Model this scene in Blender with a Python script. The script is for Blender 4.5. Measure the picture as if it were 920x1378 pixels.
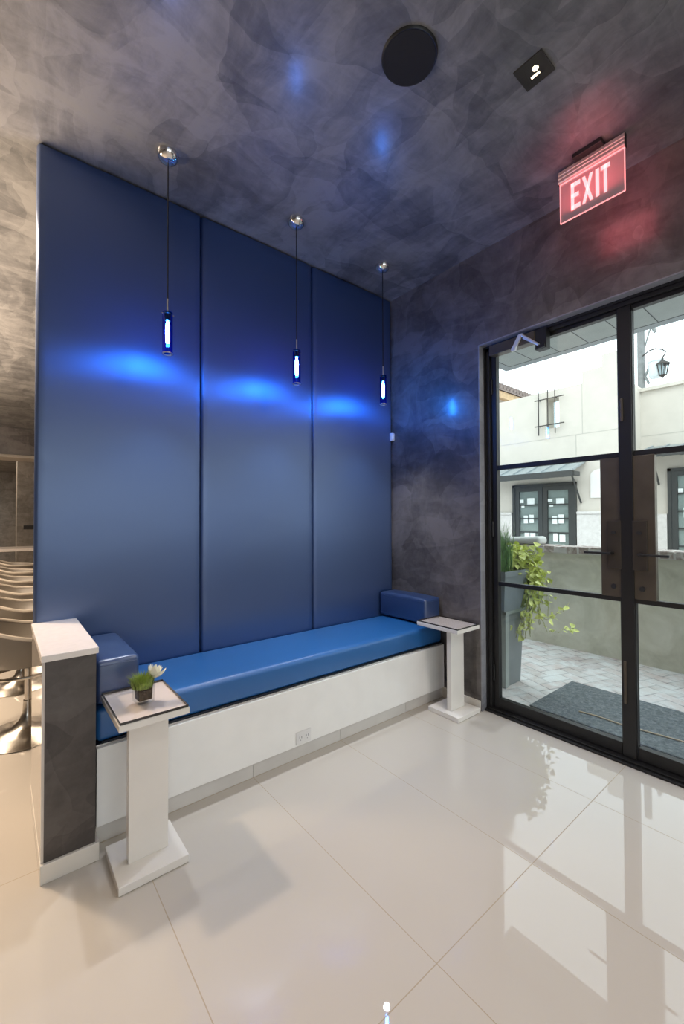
import bpy, bmesh, math, random
from mathutils import Vector, Matrix

for o in list(bpy.data.objects):
    bpy.data.objects.remove(o)
S = bpy.context.scene
COL = S.collection
rnd = random.Random(7)

# ------------------------------------------------------------------ camera
YAW, PITCH, ROLL, FPX = 0.680764251, 0.0163653469, -0.00371606024, 568.336586
CAMZ = 1.27
fw = Vector((math.sin(YAW) * math.cos(PITCH), math.cos(YAW) * math.cos(PITCH), math.sin(PITCH)))
rt = Vector((math.cos(YAW), -math.sin(YAW), 0))
up = rt.cross(fw)
r2 = rt * math.cos(ROLL) + up * math.sin(ROLL)
u2 = up * math.cos(ROLL) - rt * math.sin(ROLL)
cd = bpy.data.cameras.new('camera')
cam = bpy.data.objects.new('camera', cd)
COL.objects.link(cam)
cam.matrix_world = Matrix(((r2.x, u2.x, -fw.x, 0), (r2.y, u2.y, -fw.y, 0), (r2.z, u2.z, -fw.z, CAMZ), (0, 0, 0, 1)))
cd.sensor_fit = 'VERTICAL'
cd.sensor_height = 36.0
cd.lens = FPX * 36.0 / 1378.0
cd.clip_start = 0.02
cd.clip_end = 300
S.camera = cam

# ------------------------------------------------------------------ view, sky, sun, room light
S.view_settings.view_transform = 'Standard'
S.view_settings.look = 'None'
S.view_settings.exposure = 0.0
S.view_settings.gamma = 1.0
S.view_settings.use_curve_mapping = False

world = bpy.data.worlds.new('overcast_sky')
S.world = world
world.use_nodes = True
bg = world.node_tree.nodes['Background']
bg.inputs[0].default_value = (0.86, 0.95, 1.0, 1)
bg.inputs[1].default_value = 2.8

sd = bpy.data.lights.new('sun', 'SUN')
sd.energy = 0.7
sd.angle = math.radians(12)
sd.color = (1, 0.96, 0.9)
sun = bpy.data.objects.new('sun', sd)
COL.objects.link(sun)
sun.rotation_euler = Vector((0.62, 0.35, -0.9)).to_track_quat('-Z', 'Y').to_euler()

CEIL = 3.048
WX = 2.473      # inner face of the entrance wall
DX = 2.575      # door plane


def area(name, loc, size, power, color, rot=(0, 0, 0), sy=None, spread=180):
    d = bpy.data.lights.new(name, 'AREA')
    d.energy = power
    d.color = color
    d.size = size
    d.spread = math.radians(spread)
    if sy:
        d.shape = 'RECTANGLE'
        d.size_y = sy
    o = bpy.data.objects.new(name, d)
    COL.objects.link(o)
    o.location = loc
    o.rotation_euler = rot
    return o


WARM = (1.0, 0.80, 0.60)
NEUT = (1.0, 0.90, 0.80)
# added fill behind the camera and at the entry, warm bar lights beyond the partition
area('lounge_fill', (-0.8, -1.4, 3.0), 2.6, 14, NEUT, sy=2.4, spread=120)  # added unseen fill, raises the overall interior brightness
area('lounge_front_fill', (1.0, -2.6, 3.0), 1.6, 22, NEUT, sy=1.6, spread=170)  # added wash for the unseen rear wall, no fixture known
area('entry_fill', (1.85, -0.45, 3.02), 0.30, 17, (1.0, 0.96, 0.92), spread=150)  # added out of frame to brighten the floor by door and bench
area('bar_ceiling_light', (-1.4, 5.4, 3.0), 1.6, 150, WARM, sy=5.0, spread=130)
area('bar_upward_fill', (-1.3, 4.6, 1.9), 0.6, 350, WARM, rot=(math.pi, 0, 0), sy=4.0)  # added upward fill that brightens the bar ceiling, no fixture seen
area('bar_far_light', (-0.9, 13.0, 2.8), 1.4, 110, WARM, sy=3.0)
area('bar_downlight_glow', (-0.5, 3.0, 3.02), 0.14, 46, WARM)


# ------------------------------------------------------------------ materials
MATS = {}


def nt(name):
    m = bpy.data.materials.new(name)
    m.use_nodes = True
    t = m.node_tree
    b = t.nodes['Principled BSDF']
    MATS[name] = m
    return m, t, b


def N(t, typ, **kw):
    n = t.nodes.new(typ)
    for k, v in kw.items():
        if k.startswith('i_'):
            n.inputs[k[2:].replace('_', ' ')].default_value = v
        else:
            setattr(n, k, v)
    return n


def ramp(t, fac, stops):
    r = t.nodes.new('ShaderNodeValToRGB')
    e = r.color_ramp.elements
    while len(e) > 1:
        e.remove(e[-1])
    e[0].position, e[0].color = stops[0][0], (*stops[0][1], 1)
    for p, c in stops[1:]:
        q = e.new(p)
        q.color = (*c, 1)
    t.links.new(fac, r.inputs[0])
    return r


def plain(name, col, rough=0.5, metal=0.0, spec=0.5, bump=0.0, bscale=60, var=0.06, vscale=8, coat=0.0):
    """principled with a little procedural mottling and bump"""
    m, t, b = nt(name)
    b.inputs['Roughness'].default_value = rough
    b.inputs['Metallic'].default_value = metal
    b.inputs['Specular IOR Level'].default_value = spec
    b.inputs['Coat Weight'].default_value = coat
    b.inputs['Coat Roughness'].default_value = 0.05
    tc = N(t, 'ShaderNodeTexCoord')
    n = N(t, 'ShaderNodeTexNoise', i_Scale=vscale, i_Detail=4.0)
    t.links.new(tc.outputs['Object'], n.inputs['Vector'])
    lo = tuple(c * (1 - var) for c in col)
    hi = tuple(min(1, c * (1 + var)) for c in col)
    r = ramp(t, n.outputs['Fac'], [(0.3, lo), (0.7, hi)])
    t.links.new(r.outputs[0], b.inputs['Base Color'])
    if bump:
        n2 = N(t, 'ShaderNodeTexNoise', i_Scale=bscale, i_Detail=3.0)
        t.links.new(tc.outputs['Object'], n2.inputs['Vector'])
        bp = N(t, 'ShaderNodeBump', i_Strength=bump, i_Distance=0.01)
        t.links.new(n2.outputs['Fac'], bp.inputs['Height'])
        t.links.new(bp.outputs[0], b.inputs['Normal'])
    return m


def emit(name, col, strength):
    m, t, b = nt(name)
    b.inputs['Base Color'].default_value = (*col, 1)
    b.inputs['Emission Color'].default_value = (*col, 1)
    b.inputs['Emission Strength'].default_value = strength
    return m


def pane(name, tint=(0.93, 0.96, 0.95), gloss=0.5, rough=0.0, body=0.0, bodycol=(1, 1, 1)):
    """thin sheet of glass: straight-through transparency plus fresnel reflection"""
    m, t, b = nt(name)
    t.nodes.remove(b)
    out = t.nodes['Material Output']
    tr = N(t, 'ShaderNodeBsdfTransparent')
    tr.inputs[0].default_value = (*tint, 1)
    gl = N(t, 'ShaderNodeBsdfGlossy')
    gl.inputs['Roughness'].default_value = rough
    fr = N(t, 'ShaderNodeFresnel', i_IOR=1.5)
    bf = N(t, 'ShaderNodeNewGeometry')
    io = N(t, 'ShaderNodeMapRange')
    io.inputs['To Min'].default_value = 1.5
    io.inputs['To Max'].default_value = 1 / 1.5
    t.links.new(bf.outputs['Backfacing'], io.inputs[0])
    t.links.new(io.outputs[0], fr.inputs['IOR'])
    mu = N(t, 'ShaderNodeMath', operation='MULTIPLY')
    mu.inputs[1].default_value = gloss
    t.links.new(fr.outputs[0], mu.inputs[0])
    mx = N(t, 'ShaderNodeMixShader')
    t.links.new(mu.outputs[0], mx.inputs[0])
    t.links.new(tr.outputs[0], mx.inputs[1])
    t.links.new(gl.outputs[0], mx.inputs[2])
    last = mx
    if body:
        df = N(t, 'ShaderNodeBsdfDiffuse')
        df.inputs[0].default_value = (*bodycol, 1)
        m2 = N(t, 'ShaderNodeMixShader')
        m2.inputs[0].default_value = body
        t.links.new(mx.outputs[0], m2.inputs[1])
        t.links.new(df.outputs[0], m2.inputs[2])
        last = m2
    t.links.new(last.outputs[0], out.inputs[0])
    return m


def plaster(name, dark, mid, light, rough=0.42, seed=0.0, coat=0.45):
    """trowelled plaster: overlapping strokes of several directions"""
    m, t, b = nt(name)
    geo = N(t, 'ShaderNodeNewGeometry')
    warp = N(t, 'ShaderNodeTexNoise', i_Scale=1.7, i_Detail=3.0)
    t.links.new(geo.outputs['Position'], warp.inputs['Vector'])
    sub = N(t, 'ShaderNodeVectorMath', operation='SUBTRACT')
    sub.inputs[1].default_value = (0.5, 0.5, 0.5)
    t.links.new(warp.outputs['Color'], sub.inputs[0])
    sc = N(t, 'ShaderNodeVectorMath', operation='SCALE')
    sc.inputs['Scale'].default_value = 0.32
    t.links.new(sub.outputs[0], sc.inputs[0])
    add = N(t, 'ShaderNodeVectorMath', operation='ADD')
    t.links.new(geo.outputs['Position'], add.inputs[0])
    t.links.new(sc.outputs[0], add.inputs[1])
    vals = []
    strokes = []
    for k, (rot, scl, vs) in enumerate([((0.5, 0.3, 0.6), (1.0, 3.2, 2.0), 2.6), ((1.1, -0.4, -0.7), (3.4, 1.0, 1.4), 2.9), ((-0.3, 0.9, 1.6), (1.6, 1.0, 3.6), 4.6)]):
        mp = N(t, 'ShaderNodeMapping')
        mp.inputs['Location'].default_value = (seed + k * 3.1, seed - k, k)
        mp.inputs['Rotation'].default_value = rot
        mp.inputs['Scale'].default_value = scl
        t.links.new(add.outputs[0], mp.inputs[0])
        v = N(t, 'ShaderNodeTexVoronoi', i_Scale=vs * 0.62)
        t.links.new(mp.outputs[0], v.inputs['Vector'])
        sp = N(t, 'ShaderNodeSeparateColor')
        t.links.new(v.outputs['Color'], sp.inputs[0])
        vals.append(sp.outputs[0])
        m2 = N(t, 'ShaderNodeMapping')
        m2.inputs['Rotation'].default_value = (rot[1], rot[2], rot[0])
        m2.inputs['Scale'].default_value = tuple(1.0 + 2.2 * (q - 1.0) for q in scl)
        t.links.new(add.outputs[0], m2.inputs[0])
        sn = N(t, 'ShaderNodeTexNoise', i_Scale=2.2, i_Detail=6.0, i_Roughness=0.65, i_Distortion=0.3)
        t.links.new(m2.outputs[0], sn.inputs['Vector'])
        strokes.append(sn.outputs['Fac'])
    big = N(t, 'ShaderNodeTexNoise', i_Scale=2.2, i_Detail=9.0, i_Roughness=0.62, i_Distortion=0.5)
    t.links.new(add.outputs[0], big.inputs['Vector'])
    fine = N(t, 'ShaderNodeTexNoise', i_Scale=9.0, i_Detail=8.0, i_Roughness=0.7, i_Distortion=0.7)
    t.links.new(add.outputs[0], fine.inputs['Vector'])

    def mul(x, f):
        q = N(t, 'ShaderNodeMath', operation='MULTIPLY')
        q.inputs[1].default_value = f
        t.links.new(x, q.inputs[0])
        return q.outputs[0]

    def plus(x, y):
        q = N(t, 'ShaderNodeMath', operation='ADD')
        t.links.new(x, q.inputs[0])
        t.links.new(y, q.inputs[1])
        return q.outputs[0]
    tot = plus(plus(mul(vals[0], 0.10), mul(vals[1], 0.10)), mul(vals[2], 0.08))
    for q in strokes:
        tot = plus(tot, mul(q, 0.19))
    tot = plus(tot, plus(mul(big.outputs['Fac'], 0.30), mul(fine.outputs['Fac'], 0.24)))
    r = ramp(t, tot, [(0.50, dark), (0.635, mid), (0.80, light)])
    t.links.new(r.outputs[0], b.inputs['Base Color'])
    rr = N(t, 'ShaderNodeMapRange')
    rr.inputs['From Min'].default_value = 0.35
    rr.inputs['From Max'].default_value = 0.8
    rr.inputs['To Min'].default_value = rough + 0.12
    rr.inputs['To Max'].default_value = rough - 0.08
    t.links.new(tot, rr.inputs[0])
    t.links.new(rr.outputs[0], b.inputs['Roughness'])
    b.inputs['Coat Weight'].default_value = coat
    b.inputs['Coat Roughness'].default_value = 0.17
    bp = N(t, 'ShaderNodeBump', i_Strength=0.35, i_Distance=0.012)
    t.links.new(tot, bp.inputs['Height'])
    t.links.new(bp.outputs[0], b.inputs['Normal'])
    return m


plaster('plaster_ceiling', (0.058, 0.058, 0.060), (0.122, 0.121, 0.124), (0.25, 0.245, 0.242), 0.40, coat=0.22)
plaster('plaster_wall', (0.042, 0.035, 0.033), (0.085, 0.073, 0.068), (0.175, 0.153, 0.145), 0.42, 5.0)
plaster('plaster_jamb_lit', (0.16, 0.16, 0.18), (0.24, 0.24, 0.26), (0.33, 0.33, 0.35), 0.5, 2.0)
plaster('plaster_pillar', (0.036, 0.029, 0.026), (0.060, 0.049, 0.044), (0.10, 0.085, 0.077), 0.5, 9.0, coat=0.1)


def floor_mat():
    m, t, b = nt('floor_tile')
    geo = N(t, 'ShaderNodeNewGeometry')
    sep = N(t, 'ShaderNodeSeparateXYZ')
    t.links.new(geo.outputs['Position'], sep.inputs[0])

    def line(axis, off, period, w):
        a = N(t, 'ShaderNodeMath', operation='SUBTRACT')
        a.inputs[1].default_value = off - period * 50
        t.links.new(sep.outputs[axis], a.inputs[0])
        d = N(t, 'ShaderNodeMath', operation='DIVIDE')
        d.inputs[1].default_value = period
        t.links.new(a.outputs[0], d.inputs[0])
        f = N(t, 'ShaderNodeMath', operation='FRACT')
        t.links.new(d.outputs[0], f.inputs[0])
        s = N(t, 'ShaderNodeMath', operation='SUBTRACT')
        s.inputs[1].default_value = 0.5
        t.links.new(f.outputs[0], s.inputs[0])
        ab = N(t, 'ShaderNodeMath', operation='ABSOLUTE')
        t.links.new(s.outputs[0], ab.inputs[0])
        g = N(t, 'ShaderNodeMath', operation='GREATER_THAN')
        g.inputs[1].default_value = 0.5 - w / period
        t.links.new(ab.outputs[0], g.inputs[0])
        return g.outputs[0]
    mx = N(t, 'ShaderNodeMath', operation='MAXIMUM')
    t.links.new(line(0, 0.978, 0.5512, 0.0015), mx.inputs[0])
    t.links.new(line(1, 0.786, 1.12, 0.0015), mx.inputs[1])
    n = N(t, 'ShaderNodeTexNoise', i_Scale=1.2, i_Detail=3.0)
    t.links.new(geo.outputs['Position'], n.inputs['Vector'])
    r = ramp(t, n.outputs['Fac'], [(0.3, (0.53, 0.482, 0.425)), (0.7, (0.56, 0.512, 0.455))])
    mc = N(t, 'ShaderNodeMixRGB')
    mc.inputs[2].default_value = (0.40, 0.33, 0.245, 1)
    t.links.new(mx.outputs[0], mc.inputs[0])
    t.links.new(r.outputs[0], mc.inputs[1])
    t.links.new(mc.outputs[0], b.inputs['Base Color'])
    mr = N(t, 'ShaderNodeMapRange')
    mr.inputs['To Min'].default_value = 0.015
    mr.inputs['To Max'].default_value = 0.7
    t.links.new(mx.outputs[0], mr.inputs[0])
    t.links.new(mr.outputs[0], b.inputs['Roughness'])
    b.inputs['IOR'].default_value = 1.55
    ms = N(t, 'ShaderNodeMapRange')
    ms.inputs['To Min'].default_value = 0.5
    ms.inputs['To Max'].default_value = 0.05
    t.links.new(mx.outputs[0], ms.inputs[0])
    t.links.new(ms.outputs[0], b.inputs['Specular IOR Level'])
    n2 = N(t, 'ShaderNodeTexNoise', i_Scale=1.4, i_Detail=1.0)
    t.links.new(geo.outputs['Position'], n2.inputs['Vector'])
    bp = N(t, 'ShaderNodeBump', i_Strength=0.04, i_Distance=0.02)
    t.links.new(n2.outputs['Fac'], bp.inputs['Height'])
    t.links.new(bp.outputs[0], b.inputs['Normal'])


floor_mat()


def vinyl(name, col, rough, spec=0.5, bump=0.12, aniso=0.0, coat=0.5):
    m, t, b = nt(name)
    b.inputs['Roughness'].default_value = rough
    b.inputs['Specular IOR Level'].default_value = spec
    b.inputs['Coat Weight'].default_value = coat
    if aniso:
        b.inputs['Anisotropic'].default_value = aniso
        tv = N(t, 'ShaderNodeCombineXYZ')
        tv.inputs[0].default_value = 1.0
        t.links.new(tv.outputs[0], b.inputs['Tangent'])
        b.inputs['IOR'].default_value = 2.8
    b.inputs['Coat Roughness'].default_value = rough * 0.85
    b.inputs['Coat IOR'].default_value = 1.6
    tc = N(t, 'ShaderNodeTexCoord')
    n = N(t, 'ShaderNodeTexNoise', i_Scale=2.5, i_Detail=2.0)
    t.links.new(tc.outputs['Object'], n.inputs['Vector'])
    r = ramp(t, n.outputs['Fac'], [(0.3, tuple(c * 0.93 for c in col)), (0.7, tuple(c * 1.07 for c in col))])
    t.links.new(r.outputs[0], b.inputs['Base Color'])
    v = N(t, 'ShaderNodeTexVoronoi', i_Scale=420.0)
    t.links.new(tc.outputs['Object'], v.inputs['Vector'])
    bp = N(t, 'ShaderNodeBump', i_Strength=bump, i_Distance=0.001)
    t.links.new(v.outputs['Distance'], bp.inputs['Height'])
    n3 = N(t, 'ShaderNodeTexNoise', i_Scale=3.5, i_Detail=2.0)
    t.links.new(tc.outputs['Object'], n3.inputs['Vector'])
    bp2 = N(t, 'ShaderNodeBump', i_Strength=0.12, i_Distance=0.02)
    t.links.new(n3.outputs['Fac'], bp2.inputs['Height'])
    t.links.new(bp.outputs[0], bp2.inputs['Normal'])
    t.links.new(bp2.outputs[0], b.inputs['Normal'])


vinyl('panel_vinyl', (0.0065, 0.025, 0.092), 0.42, 0.5, aniso=0.88, coat=0.10)
MATS['panel_vinyl'].node_tree.nodes['Principled BSDF'].inputs['Specular Tint'].default_value = (0.56, 0.69, 1.0, 1)
vinyl('seat_vinyl', (0.012, 0.118, 0.36), 0.42)
vinyl('bolster_vinyl', (0.020, 0.050, 0.150), 0.34, 0.8)

plain('white_gloss', (0.91, 0.89, 0.855), 0.08, var=0.02)
plain('white_lacquer', (0.80, 0.755, 0.70), 0.16, var=0.02)
plain('white_quartz', (0.80, 0.73, 0.68), 0.25, var=0.04, vscale=40)
plain('white_tile', (0.74, 0.69, 0.62), 0.10, var=0.04, vscale=5)
plain('kick_tile', (0.68, 0.645, 0.605), 0.12, var=0.05, vscale=5)
plain('stool_chrome', (0.50, 0.46, 0.41), 0.22, 1.0, var=0.04)
plain('side_marble', (0.70, 0.63, 0.56), 0.05, var=0.10, vscale=6)
plain('white_plastic', (0.78, 0.76, 0.74), 0.35, var=0.01)
plain('dark_slot', (0.02, 0.02, 0.02), 0.6)
plain('grey_slot', (0.30, 0.29, 0.28), 0.5)
plain('black_metal', (0.012, 0.0115, 0.0115), 0.42, 0.0, var=0.15, bump=0.05, bscale=25)
plain('bronze_metal', (0.098, 0.080, 0.060), 0.36, 0.3, var=0.18, bump=0.05, bscale=12)
plain('plate_metal', (0.062, 0.051, 0.040), 0.35, 0.3, var=0.1)
plain('black_plastic', (0.012, 0.012, 0.012), 0.5)
plain('speaker_cloth', (0.010, 0.010, 0.011), 0.85, bump=0.5, bscale=900)
plain('chrome', (0.74, 0.73, 0.72), 0.10, 1.0, var=0.02)
plain('steel', (0.62, 0.60, 0.58), 0.28, 1.0, var=0.05)
plain('closer_white', (0.72, 0.74, 0.73), 0.35, 0.2)
plain('aluminium', (0.66, 0.58, 0.54), 0.38, 0.6, var=0.04)
plain('downlight_trim', (0.055, 0.050, 0.042), 0.4, 0.4)
plain('seam_dark', (0.004, 0.008, 0.02), 0.7)
plain('glass_edge', (0.04, 0.035, 0.032), 0.12)
plain('soil', (0.075, 0.050, 0.030), 0.9, bump=0.9, bscale=60, var=0.5, vscale=60)
plain('grass_green', (0.27, 0.36, 0.07), 0.55, var=0.35, vscale=60)
plain('petal_white', (0.82, 0.80, 0.66), 0.5, var=0.05)
plain('petal_core', (0.70, 0.62, 0.18), 0.6)
plain('stool_shell', (0.20, 0.175, 0.145), 0.38, var=0.06)
plain('stool_rim', (0.50, 0.44, 0.37), 0.35, var=0.04)
plain('plaque', (0.03, 0.025, 0.022), 0.4)
plain('grey_trim', (0.46, 0.41, 0.36), 0.4)
plaster('far_plaster', (0.15, 0.135, 0.12), (0.24, 0.22, 0.195), (0.36, 0.33, 0.30), 0.45, 3.0)
plain('rear_wall', (0.70, 0.66, 0.61), 0.6, var=0.04)
plain('room_wall', (0.30, 0.27, 0.24), 0.6, var=0.08)
# outdoors
plain('stucco_white', (0.60, 0.56, 0.50), 0.9, bump=0.35, bscale=9, var=0.04, vscale=3)
plain('stucco_joint', (0.46, 0.44, 0.40), 0.9)
plain('soffit_metal', (0.36, 0.40, 0.39), 0.45, var=0.05)
plain('soffit_joint', (0.08, 0.09, 0.09), 0.6)
plain('fascia', (0.30, 0.34, 0.36), 0.4)
plain('awning_metal', (0.30, 0.345, 0.36), 0.4, 0.3, var=0.10)
plain('awning_dark', (0.04, 0.043, 0.042), 0.5)
plain('door_frame_dark', (0.036, 0.040, 0.040), 0.45, var=0.10)
plain('paper_and_glint', (0.82, 0.86, 0.85), 0.7)
plain('iron', (0.035, 0.030, 0.026), 0.6)
plain('clay_tile', (0.22, 0.17, 0.15), 0.8, var=0.3)
plain('wood_eave', (0.50, 0.34, 0.19), 0.7, var=0.2)
plain('pole_wood', (0.21, 0.22, 0.22), 0.8, var=0.15)
plain('transformer_grey', (0.60, 0.66, 0.68), 0.5)
plain('planter_grey', (0.20, 0.225, 0.235), 0.42, var=0.07)
plain('planter_light', (0.33, 0.37, 0.355), 0.42, var=0.05)
plain('tall_grass_green', (0.20, 0.34, 0.13), 0.6, var=0.4, vscale=30)
plain('vine_leaf', (0.70, 0.80, 0.24), 0.5, var=0.35, vscale=14)
plain('vine_stem', (0.36, 0.36, 0.17), 0.6)
plain('bundle_grey', (0.56, 0.57, 0.54), 0.5, var=0.06)
plain('hose_grey', (0.40, 0.41, 0.39), 0.5)
plain('straw', (0.62, 0.50, 0.36), 0.8)
plain('poster_red', (0.55, 0.03, 0.03), 0.5)

pane('door_glass', (0.95, 0.975, 0.965), 0.75)
pane('window_glass', (0.81, 0.87, 0.885), 0.8)
pane('table_glass', (0.985, 0.965, 0.955), 0.4)
pane('vase_glass', (0.90, 0.91, 0.90), 0.8)
pane('sign_plate', (0.86, 0.74, 0.74), 0.25, body=0.46, bodycol=(0.80, 0.60, 0.58))
pane('blue_glass', (0.03, 0.24, 0.92), 0.7)
emit('bulb', (0.62, 0.80, 1.0), 420)
emit('sign_letter', (1.0, 0.46, 0.46), 1.15)
emit('sign_edge', (1.0, 0.40, 0.40), 0.95)
emit('downlight_lamp', (1.0, 0.84, 0.58), 3.2)


def mottled(name, stops, scale, detail=8, rough=0.85, bump=0.4, dist=0.6):
    m, t, b = nt(name)
    geo = N(t, 'ShaderNodeNewGeometry')
    n = N(t, 'ShaderNodeTexNoise', i_Scale=scale, i_Detail=float(detail), i_Roughness=0.65, i_Distortion=dist)
    t.links.new(geo.outputs['Position'], n.inputs['Vector'])
    r = ramp(t, n.outputs['Fac'], stops)
    t.links.new(r.outputs[0], b.inputs['Base Color'])
    b.inputs['Roughness'].default_value = rough
    bp = N(t, 'ShaderNodeBump', i_Strength=bump, i_Distance=0.01)
    t.links.new(n.outputs['Fac'], bp.inputs['Height'])
    t.links.new(bp.outputs[0], b.inputs['Normal'])


mottled('garden_stucco', [(0.3, (0.54, 0.53, 0.43)), (0.5, (0.70, 0.69, 0.58)), (0.72, (0.84, 0.83, 0.73))], 3.2)
mottled('brick_cap', [(0.3, (0.22, 0.15, 0.13)), (0.5, (0.42, 0.36, 0.33)), (0.65, (0.70, 0.66, 0.62))], 14)
mottled('mat_felt', [(0.36, (0.08, 0.10, 0.115)), (0.5, (0.14, 0.165, 0.18)), (0.66, (0.22, 0.25, 0.27))], 45, rough=0.95)
mottled('white_brick', [(0.3, (0.56, 0.54, 0.52)), (0.7, (0.70, 0.68, 0.66))], 12, bump=0.8)


def paver_mat():
    m, t, b = nt('brick_paver')
    geo = N(t, 'ShaderNodeNewGeometry')
    mp = N(t, 'ShaderNodeMapping')
    mp.inputs['Rotation'].default_value = (0, 0, math.radians(20))
    t.links.new(geo.outputs['Position'], mp.inputs[0])
    # herringbone-like weave: two crossed brick courses chosen by a checker
    def M(op, x, y=None):
        q = N(t, 'ShaderNodeMath', operation=op)
        for i, z in enumerate((x, y)):
            if z is None:
                continue
            if isinstance(z, (int, float)):
                q.inputs[i].default_value = z
            else:
                t.links.new(z, q.inputs[i])
        return q.outputs[0]
    sp = N(t, 'ShaderNodeSeparateXYZ')
    t.links.new(mp.outputs[0], sp.inputs[0])
    u, v = M('DIVIDE', sp.outputs[0], 0.105), M('DIVIDE', sp.outputs[1], 0.105)
    i_, j_ = M('FLOOR', u), M('FLOOR', v)
    fu, fv = M('SUBTRACT', u, i_), M('SUBTRACT', v, j_)
    k = M('FLOORED_MODULO', M('SUBTRACT', i_, j_), 4.0)
    k0, k1, k2, k3 = (M('COMPARE', k, float(q)) for q in range(4))
    # joint distances, skipping the side shared by the two cells of one brick
    dl = M('ADD', fu, k1)
    dr = M('ADD', M('SUBTRACT', 1.0, fu), k0)
    db = M('ADD', fv, k2)
    dt = M('ADD', M('SUBTRACT', 1.0, fv), k3)
    dmin = M('MINIMUM', M('MINIMUM', dl, dr), M('MINIMUM', db, dt))
    joint = M('LESS_THAN', dmin, 0.045)
    bid = N(t, 'ShaderNodeCombineXYZ')
    t.links.new(M('SUBTRACT', i_, k1), bid.inputs[0])
    t.links.new(M('SUBTRACT', j_, k2), bid.inputs[1])
    t.links.new(M('ADD', k2, k3), bid.inputs[2])
    wn = N(t, 'ShaderNodeTexWhiteNoise')
    t.links.new(bid.outputs[0], wn.inputs['Vector'])
    tone = ramp(t, wn.outputs['Value'], [(0.0, (0.50, 0.40, 0.39)), (0.35, (0.55, 0.50, 0.48)), (0.6, (0.62, 0.52, 0.50)), (1.0, (0.68, 0.66, 0.65))])
    br = N(t, 'ShaderNodeMixRGB')
    br.inputs[2].default_value = (0.24, 0.23, 0.23, 1)
    t.links.new(joint, br.inputs[0])
    t.links.new(tone.outputs[0], br.inputs[1])
    n = N(t, 'ShaderNodeTexNoise', i_Scale=6.0, i_Detail=8.0, i_Roughness=0.7)
    t.links.new(geo.outputs['Position'], n.inputs['Vector'])
    r = ramp(t, n.outputs['Fac'], [(0.38, (0, 0, 0)), (0.62, (1, 1, 1))])
    mc = N(t, 'ShaderNodeMixRGB')
    mc.inputs[2].default_value = (0.80, 0.84, 0.86, 1)
    mu = N(t, 'ShaderNodeMath', operation='MULTIPLY')
    mu.inputs[1].default_value = 0.75
    t.links.new(r.outputs[0], mu.inputs[0])
    t.links.new(mu.outputs[0], mc.inputs[0])
    t.links.new(br.outputs['Color'], mc.inputs[1])
    t.links.new(mc.outputs[0], b.inputs['Base Color'])
    b.inputs['Roughness'].default_value = 0.8
    bp = N(t, 'ShaderNodeBump', i_Strength=0.6, i_Distance=0.01)
    bp.invert = True
    t.links.new(joint, bp.inputs['Height'])
    t.links.new(bp.outputs[0], b.inputs['Normal'])


paver_mat()


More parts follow.
